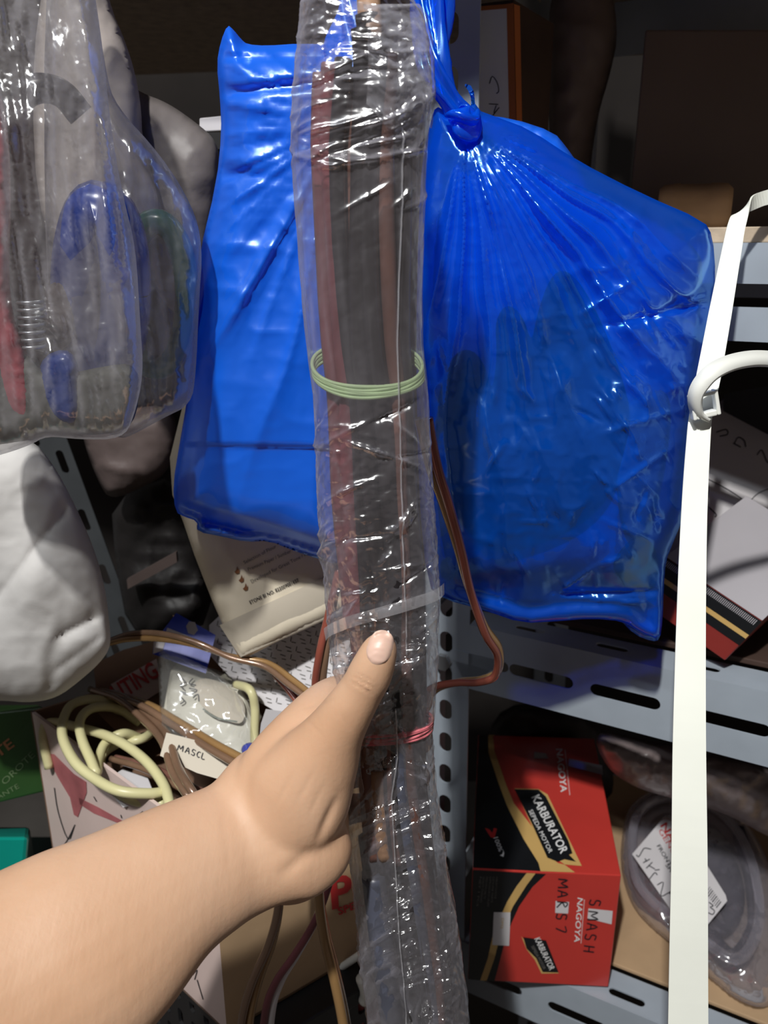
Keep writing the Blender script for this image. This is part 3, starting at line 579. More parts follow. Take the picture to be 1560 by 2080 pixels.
# ---------------------------------------------------------------- the person's arm and hand
def chain(secs, n=28, m=6):
    """secs: px, py, Y, half width px, half thickness m ; cross-sections perpendicular to the chain"""
    s = catmull(np.array(secs, float), m); c = P(s[:,0], s[:,1], s[:,2]); T = np.gradient(c, axis=0); T /= np.linalg.norm(T, axis=1)[:, None]
    view = c - np.array([0,0,CZ]); vd = view / np.linalg.norm(view, axis=1)[:, None]
    sd = np.cross(T, vd); sd /= np.linalg.norm(sd, axis=1)[:, None]; up = np.cross(sd, T)
    dep = c[:, 1]*cp - (c[:, 2]-CZ)*sp; hw = s[:,3]*dep/F; ht = s[:,4]; a = np.linspace(0, 2*np.pi, n, endpoint=False)
    Vv = c[:, None] + (np.cos(a)[None,:,None]*sd[:,None])*hw[:,None,None] + (np.sin(a)[None,:,None]*up[:,None])*ht[:,None,None]
    Fc = [[i*n+j, i*n+(j+1)%n, (i+1)*n+(j+1)%n, (i+1)*n+j] for i in range(len(c)-1) for j in range(n)]
    k = len(Vv)*n; Vv = np.vstack([Vv.reshape(-1,3), c[:1] - T[:1]*min(hw[0],ht[0])*.6, c[-1:] + T[-1:]*min(hw[-1],ht[-1])*.6])
    Fc += [[(j+1)%n, j, k] for j in range(n)] + [[(len(c)-1)*n+j, (len(c)-1)*n+(j+1)%n, k+1] for j in range(n)]
    return Vv, Fc
hand_parts = [
 chain([(-420,2330,.24,330,.040),(-150,2130,.275,272,.037),(60,1995,.305,230,.034),(200,1905,.325,205,.031),(330,1806,.350,160,.027),(420,1752,.368,141,.0245),(490,1715,.382,136,.023),(560,1672,.392,158,.0235),(610,1650,.400,150,.024),(640,1620,.408,90,.022)]),
 # thenar -> thumb
 chain([(500,1715,.388,30,.006),(545,1680,.386,85,.016),(600,1620,.390,112,.022),(650,1540,.392,84,.0205),(682,1484,.391,61,.0165),(712,1436,.389,51,.0135),(736,1398,.388,46,.0120),(752,1368,.387,46,.0120),(766,1334,.387,41,.0108),(775,1306,.388,33,.0088),(778,1290,.389,20,.006)], 30, 8),
 # radial side of the palm into the index finger
 chain([(480,1680,.392,20,.005),(520,1630,.394,66,.014),(570,1560,.405,78,.019),(622,1482,.422,62,.018),(668,1425,.444,46,.0145),(715,1402,.468,34,.010),(775,1408,.476,32,.0088),(835,1420,.470,30,.0082),(862,1428,.456,26,.0075)]),
 chain([(530,1650,.402,30,.008),(585,1600,.415,72,.018),(640,1530,.440,60,.018),(700,1490,.468,38,.011),(770,1488,.478,33,.009),(835,1500,.472,31,.0085),(862,1506,.458,27,.0078)]),
 chain([(530,1680,.402,30,.008),(585,1640,.415,72,.018),(640,1600,.440,60,.018),(700,1570,.466,36,.011),(770,1566,.475,31,.009),(830,1575,.469,29,.008),(858,1580,.456,25,.0075)]),
 chain([(530,1710,.402,30,.008),(585,1690,.415,72,.018),(640,1668,.440,52,.016),(700,1645,.462,32,.010),(765,1640,.468,27,.008),(820,1648,.463,25,.0072),(846,1652,.452,22,.007)]),
 # palm body and heel
 chain([(520,1680,.394,40,.008),(570,1655,.402,120,.019),(620,1640,.415,120,.022),(665,1620,.428,90,.018)]),
 chain([(480,1745,.384,40,.008),(530,1735,.392,90,.019),(580,1722,.400,108,.022),(625,1705,.406,98,.021),(655,1695,.412,62,.016)]),
]
hv, hf = join(*hand_parts)
tmp_me = bpy.data.meshes.new('tmp'); tmp_me.from_pydata(hv.tolist(), [], hf); tmp_o = bpy.data.objects.new('tmp', tmp_me); COL.objects.link(tmp_o)
rm = tmp_o.modifiers.new('r', 'REMESH'); rm.mode = 'VOXEL'; rm.voxel_size = .0014
sm_ = tmp_o.modifiers.new('s', 'SMOOTH'); sm_.factor = .5; sm_.iterations = 26
me2 = bpy.data.meshes.new_from_object(tmp_o.evaluated_get(bpy.context.evaluated_depsgraph_get()))
hv = np.array([tuple(q.co) for q in me2.vertices]); hf = [list(q.vertices) for q in me2.polygons]; nr = np.array([tuple(q.normal) for q in me2.vertices])
bpy.data.objects.remove(tmp_o); bpy.data.meshes.remove(tmp_me); bpy.data.meshes.remove(me2)
def proj(p):
    q = p - np.array([0,0,CZ]); dep = q[:,1]*cp - q[:,2]*sp; up = q[:,1]*sp + q[:,2]*cp; return 780 + q[:,0]/dep*F, 1040 - up/dep*F
hx, hy = proj(hv)
dsp = np.zeros(len(hv)); frontf = (nr[:, 1] < .1)
for (x1,y1,x2,y2,w,dp) in [(712,1372,766,1402,2.2,.0010),(710,1383,760,1412,2.0,.0009),(716,1364,762,1388,1.8,.0007),(690,1445,715,1490,2.5,.0005),
                           (600,1440,660,1500,3,.0003),(690,1610,640,1720,9,.0018),(640,1720,560,1790,14,.0012),(600,1560,560,1640,5,.0004),(640,1560,600,1640,5,.0004),(660,1590,625,1660,4,.0004),(520,1640,545,1760,9,.0002),(545,1640,565,1750,8,.0002),(450,1620,470,1800,8,.0002),(612,1440,690,1418,3,.0006)]:
    a_ = np.array([x1,y1]); b_ = np.array([x2,y2]); q = np.stack([hx,hy],1); ab = b_-a_; t = np.clip(((q-a_)@ab)/(ab@ab), 0, 1); dd = np.linalg.norm(q-a_-t[:,None]*ab, axis=1)
    dsp -= dp*np.exp(-(dd/w)**2)*frontf*np.sin(np.pi*np.clip(t,.05,.95))
dsp -= .0011*smooth(34, 30, np.hypot((hx-771)*1.15+ (hy-1315)*.35, (hy-1315)*.8))*frontf*0
hv = hv + nr*dsp[:, None]
person = mk('person', (hv, hf), M['skin'], label='bare left forearm and hand from lower left, thumb pressed on the clear sleeve', cat='person')
# thumbnail: conform to thumb surface
def nail_surface():
    c0 = np.array([772., 1315.]); th = math.radians(18); ex = np.array([math.cos(th), math.sin(th)]); ey = np.array([math.sin(th), -math.cos(th)]) # ey to the tip
    pts = []; nu, nv = 17, 21; sel = frontf & (np.abs(hx-772) < 70) & (np.abs(hy-1315) < 80) & (nr[:,1] < -.05)
    hxs, hys, hp = hx[sel], hy[sel], hv[sel]
    for j in range(nv):
        for i in range(nu):
            a = -1 + 2*i/(nu-1); b = -1 + 2*j/(nv-1)
            w = 26 * (1 - .10*abs(b)**3) ; yb = b*36; 
            sq = math.sqrt(max(0, 1 - .55*a*a*(1 if b < 0 else .8))) ; q = c0 + ex*a*w*(1 - .18*max(0,b)**2 - .14*max(0,-b)**3) + ey*yb*sq
            d2 = (hxs-q[0])**2 + (hys-q[1])**2; k = np.argsort(d2)[:10]; wgt = 1/(d2[k]+4); Yq = (hp[k,1]*wgt).sum()/wgt.sum()
            edge = min(1, (1-abs(a))*5, (1-abs(b))*5)
            pts.append(P(q[0], q[1], Yq - .0001 - .0009*edge**.5))
    return np.array(pts), [[j*nu+i, j*nu+i+1, (j+1)*nu+i+1, (j+1)*nu+i] for j in range(nv-1) for i in range(nu-1)]
mk('thumbnail', nail_surface(), M['nail'], person, label='smooth pale pink thumbnail')
# ---------------------------------------------------------------- white strap at right with its buckle loop
st = [(1600,392,.64),(1545,405,.63),(1512,425,.618),(1497,455,.605),(1484,520,.592),(1462,640,.565),(1440,760,.535),(1424,840,.515),(1418,900,.505),(1410,1040,.485),(1404,1240,.455),(1400,1500,.42),(1400,1750,.392),(1398,2000,.37),(1396,2330,.345)]
sp_ = np.array([P(*q) for q in st]); wpx = [30,28,30,34,38,44,47,44,46,50,56,64,70,76,82]
dep = sp_[:,1]*cp - (sp_[:,2]-CZ)*sp; wm = np.array(wpx)*dep/F
wd = np.array([[.3,.3,1],[.3,.3,1],[.7,.1,.7]] + [[1,-.15,0.05]]*12, float)
strap = thing('hanging_strap', sp_[-1], 'long white flat plastic strap hanging in front of the shelves at the right edge', 'strap')
mk('band', band(sp_, wm, .0012, wd), M['strap'], strap, smooth=False)
lp = [(1436,852,.507),(1416,838,.503),(1412,808,.500),(1424,780,.499),(1452,752,.50),(1500,733,.51),(1560,729,.525),(1650,745,.55)]
lp_ = np.array([P(*q) for q in lp]); cen = np.array(P(1560, 900, .50)); 
lcen = P(1545, 880, .50)
mk('loop', band(lp_, [.007,.008,.009,.0105,.011,.011,.011,.011], .0030, (lp_-lcen)*np.array([1,0.0,1]) + np.array([0,.05,0])), M['white'], strap, label='thick white plastic loop curving off to the right')
c = P(1430, 822, .506); ey = P(1433, 842, .5055) - P(1427, 802, .5065); ey /= np.linalg.norm(ey); ex = np.cross(ey, [0,1,0]); ex /= np.linalg.norm(ex)
nz_ = np.cross(ex, ey)
def fr(w, h_, d, t):          # square buckle: four bars
    return join(boxat(c + ex*(w/2-t/2) , ex*t/2, ey*h_/2, nz_*d/2), boxat(c - ex*(w/2-t/2), ex*t/2, ey*h_/2, nz_*d/2), boxat(c + ey*(h_/2-t*.8), ex*(w/2-t), ey*t*.8, nz_*d/2), boxat(c - ey*(h_/2-t*.6), ex*(w/2-t), ey*t*.5, nz_*d/2))
mk('buckle', fr(.0178, .0165, .007, .0024), M['white'], strap, smooth=False, bevel=.0008, label='square white buckle')
# ---------------------------------------------------------------- red/gold twin wire at right
wpts = [P(860,850,.50), P(880,945,.505), P(905,1020,.515), P(932,1110,.53), P(955,1200,.545), P(985,1280,.56), P(1012,1325,.575), P(1008,1368,.59), P(975,1383,.60), P(930,1386,.61), P(880,1400,.62), P(850,1440,.63)]
w1, w2 = twin(wpts, .0034, 8, .45, 2.6)
tw = thing('twin_wire', P(860,1440,.63), 'red and gold twin wire curling out from behind the sleeve below the blue bag', 'wire')
mk('gold_conductor', w1, M['wiregold'], tw); mk('red_conductor', w2, M['wirered'], tw)
# ---------------------------------------------------------------- right carton (karburator)
Zc = lambda X, Y: (900 + X/3.302, 1450 + Y/3.302)
zt = Z1 + .005 + .158; zb = Z1 + .005
ftl, ftr = PZ(960,1765,zt), PZ(1262,1778,zt); rtr = PZ(1207,1500,zt); rtl = ftl + (rtr - ftr)
fbl = ftl.copy(); fbl[2] = zb; 
def low(p): q = p.copy(); q[2] = zb; return q
box_r = thing('carburetor_box', low((ftl+ftr+rtr+rtl)/4), 'red and black carburetor carton with gold curve and marker writing, on the lowest shelf', 'box')
mk('carton', hexa(np.array([low(ftl), low(ftr), low(rtr), low(rtl)]), np.array([ftl, ftr, rtr, rtl])), M['red'], box_r, smooth=False, bevel=.0012)
FR = Plane(ftl, ftr, low(ftl)); TP = Plane(ftl, ftr, rtl); fs_ = lambda x, y, o=0: FR(x, y, o); ts_ = lambda x, y, o=0: TP(x, y, o)
def prt(name, vf, mat, par, label=None): return mk(name, vf, M[mat], par, smooth=False, label=label)
fx0, fy0 = proj(np.array([ftl, ftr, low(ftl), low(ftr), rtl, rtr]))
BL = (fx0[2], fy0[2]); BR = (fx0[3], fy0[3]); RL = (fx0[4], fy0[4]); RR = (fx0[5], fy0[5])
g1 = [Zc(620,1070), Zc(560,1150), Zc(470,1290), Zc(420,1400), Zc(375,1520), Zc(345,1640), (BL[0]+38, BL[1]+2)]
g0 = [Zc(560,1068), Zc(490,1160), Zc(430,1260), Zc(375,1380), Zc(330,1500), Zc(300,1640), (BL[0]+25, BL[1]+1)]
g2 = [Zc(690,1075), Zc(600,1160), Zc(510,1290), Zc(460,1400), Zc(415,1520), Zc(385,1640), (BL[0]+54, BL[1]+3)]
prt('black_print', decal([(961,1767)] + [g0[0]] + g0[1:] + [(BL[0]+1, BL[1]-1)], fs_, .0004), 'black', box_r)
prt('gold_curve', decal(g0 + g1[::-1], fs_, .0005), 'gold', box_r)
prt('black_curve', decal(g1 + g2[::-1], fs_, .0004), 'black', box_r)
prt('paper_sticker', decal([Zc(340,1330), Zc(452,1332), Zc(443,1556), Zc(330,1550)], fs_, .0009), 'whitecard', box_r)
prt('stamp', text_px('DM2', Zc(392,1370), Zc(385,1440), 5, fs_, .0012), 'gold', box_r)
prt('correction_patch', decal([Zc(755,1255), Zc(845,1262), Zc(838,1340), Zc(752,1335)], fs_, .0006), 'whitecard', box_r)
prt('correction_patch', decal([Zc(975,1305), Zc(1138,1322), Zc(1130,1412), Zc(968,1372)], fs_, .0006), 'whitecard', box_r)
prt('brand_lettering', text_px('NAGOYA', Zc(903,1232), Zc(880,1530), 11, fs_, .0008, .15, .01), 'silverink', box_r)
prt('lettering_rule', stroke([Zc(948,1245), Zc(925,1540)], .9, fs_, .0008), 'silverink', box_r)
bd = [Zc(538,1498), Zc(690,1520), Zc(775,1735), Zc(668,1732), Zc(625,1640), Zc(560,1575)]
prt('badge_edge', decal([Zc(525,1492), Zc(560,1580), Zc(615,1650), Zc(660,1742), Zc(776,1740), Zc(770,1725), Zc(690,1700)], fs_, .0006), 'gold', box_r)
prt('badge', decal(bd, fs_, .0008), 'black', box_r)
prt('badge_lettering', text_px('KARBURATOR', Zc(612,1510), Zc(715,1722), 12, fs_, .0011, .1, .012), 'silverink', box_r)
prt('badge_subtitle', text_px('SEPEDA MOTOR', Zc(590,1560), Zc(672,1715), 6, fs_, .0011, .1), 'greyink', box_r)
for k, s_ in enumerate(('KARBURATOR MOTOR', 'GENUINE PARTS', 'DIPRODUKSI OLEH', 'MADE WITH CARE TO', 'QUALITY STANDARD', 'NET 1 PCS')):
    x = 365 - k*22; prt('small_print', text_px(s_, Zc(x-10,1092), Zc(x-22-k*2, 1240 + (k%3)*25), 4, fs_, .0008), 'greyink', box_r)
hwM = [[(0,0),(5,-9),(8,0),(12,-9),(16,1)]]
def prts(name, a, mat, par):
    lines, w, surf = a[0], a[1], a[2]; rest = list(a[3:])
    for l in lines: prt(name, strokes([l], w, surf, *rest), mat, par)
def hand_txt(org, ex, ey, lines, w=1.7, surf=fs_, off=.0012): return strokes(lines, w, surf, off, org, ex, ey)
# letters in a local frame: x along writing, y towards letter top
LM = lambda o: [[(o,0),(o+1,9),(o+5,3),(o+9,10),(o+10,0)]]
LA = lambda o: [[(o,0),(o+4,10),(o+8,0)],[(o+1,4),(o+7,4)]]
LR = lambda o: [[(o,0),(o+1,10),(o+6,8),(o+1,5),(o+7,0)]]
LS = lambda o: [[(o+7,9),(o+2,10),(o+1,6),(o+6,4),(o+5,0),(o,1)]]
L7 = lambda o: [[(o,9),(o+7,10),(o+3,0)]]
LH = lambda o: [[(o,0),(o+1,10)],[(o+6,0),(o+7,10)],[(o,5),(o+7,5)]]
LL = lambda o: [[(o,10),(o,0),(o+6,0)]]
LC = lambda o: [[(o+6,9),(o+2,9),(o,4),(o+3,0),(o+6,1)]]
def wide(L, o, k=1.7): return [[(a_*k+o, b_) for a_, b_ in l] for l in L]
for L_, o_ in ((LM(0),0),(LA(0),23),(LR(0),46),(LS(0),70),(L7(0),95)): prt('marker_letter', hand_txt(Zc(772,1108), (-.05,1.0), (2.1,.08), wide(L_, o_), 2.5), 'ink', box_r)
for L_, o_ in ((LS(0),0),(LM(0),24),(LA(0),48),(LS(0),70),(LH(0),94)): prt('marker_letter', hand_txt(Zc(985,1245), (-.13,1.0), (2.2,.12), wide(L_, o_), 2.5), 'ink', box_r)
# top face print
tg0 = [(RL[0]+22,RL[1]+1), Zc(302,150), Zc(305,260), Zc(370,460), Zc(430,620), Zc(540,840), Zc(640,1000), (1098,1769.5)]
tg1 = [(RL[0]+34,RL[1]+1), Zc(335,150), Zc(345,250), Zc(425,480), Zc(475,600), Zc(600,760), Zc(720,960), Zc(770,1000), Zc(815,1012), (1168,1772)]
prt('black_print', decal([(961,1762), (RL[0]+1,RL[1]+1)] + tg0[0:], ts_, .0004), 'black', box_r)
prt('gold_curve', decal(tg0 + tg1[::-1], ts_, .0005), 'gold', box_r)
prt('gold_flash', decal([Zc(480,500), Zc(640,505), Zc(700,540), Zc(930,1020), Zc(815,1010), Zc(700,930), Zc(600,760)], ts_, .0006), 'gold', box_r)
prt('badge', decal([Zc(478,505), Zc(640,508), Zc(690,555), Zc(840,850), Zc(868,935), Zc(845,945), Zc(892,992), Zc(815,975), Zc(770,992), Zc(700,965), Zc(600,745)], ts_, .0009), 'black', box_r)
prt('badge_lettering', text_px('KARBURATOR', Zc(592,560), Zc(790,940), 17, ts_, .0012, .1, .015), 'silverink', box_r)
prt('badge_subtitle', text_px('SEPEDA MOTOR', Zc(572,650), Zc(710,935), 9, ts_, .0012, .1), 'silverink', box_r)
prt('brand_lettering', text_px('NAGOYA', Zc(758,235), Zc(790,525), 13, ts_, .0009, .1, .01), 'silverink', box_r)
prt('lettering_rule', stroke([Zc(818,240), Zc(850,545)], .9, ts_, .0008), 'silverink', box_r)
prt('tape_piece', decal([Zc(845,300), Zc(1065,345), Zc(1072,410), Zc(840,350)], ts_, .0008), 'lilac', box_r)
prt('slot_light_spot', decal([Zc(612,255), Zc(690,265), Zc(705,300), Zc(610,300)], ts_, .0008), 'lilac', box_r)  # spot of light falling through a rail slot, painted on the carton top
prt('emblem', decal([Zc(280,765), Zc(312,775), Zc(330,800), Zc(340,765), Zc(362,770), Zc(345,832), Zc(318,828)], ts_, .0008), 'redink', box_r)
prt('percent_lettering', text_px('100%', Zc(338,832), Zc(375,925), 9, ts_, .0009, .1, .01), 'silverink', box_r)
prt('tick_mark', decal([Zc(405,915), Zc(410,935), Zc(405,958), Zc(380,950), Zc(398,940)], ts_, .0009), 'silverink', box_r)
# ---------------------------------------------------------------- bagged brake shoe, lower right
zp = Z1 + .06
def shoeY(x, y): return PZ(x, y, zp)[..., 1]
ring_px = [(1268,1660),(1290,1625),(1330,1602),(1380,1600),(1440,1612),(1500,1650),(1545,1710),(1580,1800),(1600,1900),(1590,2010),(1560,2052),(1500,2035),(1440,1985),(1380,1930),(1330,1890),(1290,1850),(1268,1800),(1258,1740)]
shoe = thing('brake_shoe_pack', PZ(1420, 1850, Z1+.006), 'crumpled clear bag holding a dark brake shoe, right of the red carton', 'bag')
def sy(x, y): return PZ(x, y, Z1 + .012)[..., 1]
v, f, uv = pillow(ring_px, lambda x, y: PZ(x, y, Z1+.012)[..., 1], .055, 90, 7, lambda x, y, d: .006*(ridged(x/60, y/60)-.4) + .003*(ridged(x/18, y/18)-.4) - .014*smooth(55, 100, d), back=-.02, rounding=2)
mk('bag_film', (v, f), M['shoefilm'], shoe)
rimp = rnd_poly([(1283,1672),(1310,1635),(1350,1618),(1410,1622),(1470,1650),(1520,1720),(1545,1820),(1540,1900),(1500,1960),(1440,1920),(1380,1870),(1320,1830),(1285,1780)], 2)
rr = np.array([PZ(x, y, Z1 + .055) for x, y in rimp]); rr = np.vstack([rr, rr[:1]])
mk('rolled_rim', tube(rr, .006, 10, smoothpath=False), M['shoefilm'], shoe)
# dark horseshoe shoe inside
arc = [PZ(x, y, Z1 + .028) for x, y in ((1500,1690),(1525,1780),(1530,1880),(1490,1950),(1440,1900),(1410,1830))]
mk('brake_shoe', band(np.array(arc), [.022]*6, .012, [0,0,1]), plain('dark_shoe', (.07,.065,.09), .5, 0, .5, .3, 50, .4), label='curved dark brake shoe inside the crumpled clear bag', cat='brake shoe')
mk('spring_plate', pillow([(1430,1700),(1500,1740),(1520,1850),(1470,1920),(1400,1870),(1390,1780)], lambda x, y: PZ(x, y, Z1+.02)[..., 1], .012, 40, 10, lambda x, y, d: .004*ridged(x/30, y/30))[:2], plain('grey_casting', (.12,.11,.15), .5, .3, .5, .3, 50, .4), label='grey lumpy metal casting inside the crumpled clear bag', cat='metal part')
LBp = Plane(PZ(1350,1655,Z1+.085), PZ(1284,1735,Z1+.072), PZ(1477,1830,Z1+.075)); lb = lambda x, y, o=0: LBp(x, y, o)
lab = thing('paper_label', LBp(np.array([1390.]), np.array([1800.]))[0], 'white paper label with red and black print and a barcode, on the brake shoe bag', 'label')
mk('sheet', card([(1352,1656),(1284,1735),(1372,1862),(1432,1885),(1477,1830),(1474,1818),(1400,1700)], lb), M['whitecard'], lab, smooth=False)
Z3c = lambda X, Y: (1180 + X/4, 1560 + Y/4)
prt('red_lettering', text_px('NARITA', Z3c(645,470), Z3c(860,810), 15, lb, .0006, 0, .02), 'redink', lab)
prt('red_lettering', text_px('GENUINE', Z3c(628,510), Z3c(820,830), 10, lb, .0006, 0, 0), 'redink', lab)
prt('black_lettering', text_px('FRONT REAR', Z3c(615,635), Z3c(800,940), 8, lb, .0006, 0, .01), 'ink', lab)
prt('black_lettering', text_px('SHOE', Z3c(685,790), Z3c(770,920), 8, lb, .0006, 0, .01), 'ink', lab)
prts('marker_writing', ([[(450,705),(470,720),(500,670),(520,650),(570,660)],[(505,770),(560,740)],[(520,735),(535,760)],[(530,815),(580,765)],[(548,790),(600,820)],[(555,905),(600,850),(620,870)],[(600,830),(640,825)],[(620,950),(670,930),(650,1040),(735,1000)],[(735,1000),(720,1025)]], 1.9, lb, .0008, (1180,1560), (.25,0), (0,.25)), 'ink', lab)
for k in range(9): prt('barcode_bar', stroke([Z3c(1030+k*12, 955+k*17), Z3c(1060+k*10, 1000+k*17+40)] if 0 else [Z3c(1050+k*11, 965+k*15), Z3c(1012+k*11, 1015+k*15)], 1.0 + (k % 3)*.5, lb, .0006), 'ink', lab)
prts('marker_writing', ([[(1040,1090),(1075,1120),(1050,1130),(1085,1160),(1070,1190),(1035,1175)]], 1.9, lb, .0008, (1180,1560), (.25,0), (0,.25)), 'ink', lab)
# wrinkled dull bag behind, under the middle rail
v, f, uv = pillow([(1200,1480),(1300,1500),(1400,1520),(1600,1560),(1620,1720),(1560,1700),(1500,1665),(1440,1640),(1360,1620),(1290,1600),(1230,1560)], .80, .04, 60, 8, lambda x, y, d: .010*(ridged(x/70, y/40)-.4) + .004*(ridged(x/20, y/20)-.4), rounding=2)
mk('plastic_bag', (v, f), plain('dull_mauve_film', (.22,.18,.18), .3, 0, .5, .1, 40, .6, .003), label='wrinkled dull mauve plastic bag lying behind the brake shoe bag under the rail', cat='bag')
v, f, uv = pillow([(1010,1420),(1200,1440),(1250,1560),(1240,1640),(1100,1600),(980,1560)], .99, .03, 60, 12, lambda x, y, d: .010*(ridged(x/70, y/40)-.4), rounding=2)
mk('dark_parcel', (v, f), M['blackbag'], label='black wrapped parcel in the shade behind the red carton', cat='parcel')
# ---------------------------------------------------------------- white topped box, middle shelf right
q = [P(1290,1300,.705), P(1472,1342,.655), P(1640,1225,.70), P(1560,1110,.80)]    # bottom
A0, A1, A2 = P(1352,1132,.70), P(1548,1262,.645), P(1700,1120,.74)
A3 = A0 + (A2 - A1); dn = P(1472,1342,.655) - A1
lb0 = [A0 + dn, A1 + dn, A2 + dn, A3 + dn]
wb = thing('printed_carton', (lb0[0]+lb0[1]+lb0[2]+lb0[3])/4, 'red sided carton with black and gold edge stripes on the middle shelf behind the strap', 'box')
mk('carton', hexa(np.array(lb0), np.array([A0, A1, A2, A3])), M['darkred'], wb, smooth=False, bevel=.001)
SP = Plane(A0, A1, lb0[0]); ss_ = lambda x, y, o=0: SP(x, y, o)
ed = A1 - A0; e2 = dn
def sq(a0, a1, b0, b1, off=.0005):
    n = SP.n*off; return np.array([A0 + ed*a0 + e2*b0 + n, A0 + ed*a1 + e2*b0 + n, A0 + ed*a1 + e2*b1 + n, A0 + ed*a0 + e2*b1 + n]), [[0,1,2,3]]
prt('black_stripe', sq(0,1,.0,.34), 'black', wb); prt('gold_stripe', sq(0,1,.34,.43,.0006), 'gold', wb); prt('black_stripe', sq(0,1,.43,.60), 'black', wb)
tq = [p + np.cross(e2, ed)/np.linalg.norm(np.cross(e2, ed))*0 + np.array([0,0,.0008]) for p in (A0, A1, A2, A3)]; prt('pale_top', (np.array(tq), [[0,1,2,3]]), 'lilac', wb)
prt('white_patch', sq(.02,.16,.80,.92), 'pinkcard', wb)
ser = [sq(.02 + k*.0165, .026 + k*.0165, .03, .14, .0008) for k in range(58)]
prt('serration', join(*ser), 'lilac', wb)['kind'] = 'stuff'
# white lid / sheet leaning up behind it
Lp = Plane(P(1360,1120,.735), P(1548,1255,.69), P(1440,880,.93)); ls = lambda x, y, o=0: Lp(x, y, o)
lid = thing('white_carton', Lp(np.array([1450.]), np.array([1180.]))[0], 'pale carton with marker letters and fold lines standing above the striped red carton', 'box')
mk('panel', card([(1352,1128),(1548,1258),(1640,1130),(1720,900),(1640,860),(1480,800),(1420,860),(1385,1040)], ls, .03), M['whitecard'], lid, smooth=False)
prts('fold_line', ([[(1436,972),(1480,995),(1520,1022)],[(1520,1022),(1530,1100),(1545,1240)],[(1520,1022),(1540,1002),(1570,990)]], 1.6, ls, .0006), 'ink', lid)
prts('marker_writing', ([[(1455,878),(1475,872),(1478,882),(1462,886)],[(1492,900),(1500,888),(1512,895),(1515,908)],[(1490,900),(1505,908)],[(1538,924),(1548,914),(1560,940),(1570,925)],[(1440,1030),(1455,1045),(1452,1050)],[(1440,1092),(1463,1083),(1445,1094),(1458,1102),(1446,1116)]], 2.0, ls, .0008), 'ink', lid)
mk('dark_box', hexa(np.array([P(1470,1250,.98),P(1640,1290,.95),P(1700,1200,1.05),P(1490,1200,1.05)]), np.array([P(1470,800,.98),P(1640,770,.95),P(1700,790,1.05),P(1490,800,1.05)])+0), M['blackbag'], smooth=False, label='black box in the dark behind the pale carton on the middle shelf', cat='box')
# ---------------------------------------------------------------- upper shelf things
def upbox(name, pxl, pxr, pyt, Y, dpt, mat, label, skew=0, par=None, **k):
    a, b = P(pxl, 460, Y), P(pxr, 460, Y + skew); zt_ = P((pxl+pxr)/2, pyt, Y)[2]; zb_ = Z3 + .0125
    d = np.array([dpt*.3, dpt, 0]); bt = np.array([[a[0],a[1],zb_],[b[0],b[1],zb_],[b[0]+d[0],b[1]+d[1],zb_],[a[0]+d[0],a[1]+d[1],zb_]]); tp = bt.copy(); tp[:,2] = zt_
    return bt, tp
wa, wbp, wc = P(962,20,.835), P(1043,20,.82), P(1128,20,.90)
def col(p, z): q = p.copy(); q[2] = z; return q
bz = Z3 + .0125; tz = P(1043, -2, .82)[2]
bb = thing('white_box', col((wa+wc)/2, bz), 'tall white box with orange corner edge on the upper shelf behind the blue bag knot', 'box')
wd4 = wa + (wc - wbp)
mk('carton', hexa(np.array([col(wa,bz), col(wbp,bz), col(wc,bz), col(wd4,bz)]), np.array([col(wa,tz), col(wbp,tz), col(wc,tz), col(wd4,tz)])), M['darkbox'], bb, smooth=False, bevel=.001)
WP = Plane(col(wa,bz), col(wbp,bz), col(wa,tz)); ws = lambda x, y, o=0: WP(x, y, o)
prt('white_panel', decal([(962,22),(1031,16),(1035,330),(962,330)], ws, .0008), 'white', bb)
prt('orange_edge', decal([(1029,8),(1043,6),(1050,330),(1036,330)], ws, .001), 'orange', bb)
prt('orange_edge', decal([(962,14),(1031,8),(1031,17),(962,23)], ws, .0009), 'orange', bb)
SPl = Plane(col(wbp,bz), col(wc,bz), col(wbp,tz)); sps = lambda x, y, o=0: SPl(x, y, o)
prt('orange_edge', decal([(1044,8),(1056,12),(1062,330),(1051,330)], sps, .0008), 'orange', bb)
prts('marker_writing', ([[(994,170),(1000,155),(1010,168),(1013,185),(1008,190)],[(962,170),(970,180)],[(962,208),(972,207)],[(993,211),(1012,212)],[(1008,214),(1003,230),(1014,218),(1000,236)]], 1.8, ws, .0012), 'ink', bb)
v, f, uv = pillow([(1120,-80),(1230,-80),(1258,60),(1240,150),(1215,230),(1200,330),(1190,460),(1130,460),(1110,200)], .97, .04, 60, 12, lambda x, y, d: .01*(ridged(x/80, y/80)-.4), rounding=2)
mk('paper_bag', (v, f), M['brownbag'], label='dim beige brown bag beside the tall white box on the upper shelf', cat='bag')
bt, tp = upbox('', 1275, 1640, 60, .93, .12, None, '')
mk('brown_box', hexa(bt, tp), M['brownbag'], smooth=False, bevel=.002, label='large dim brown carton at the back of the upper shelf behind the wooden block', cat='box')
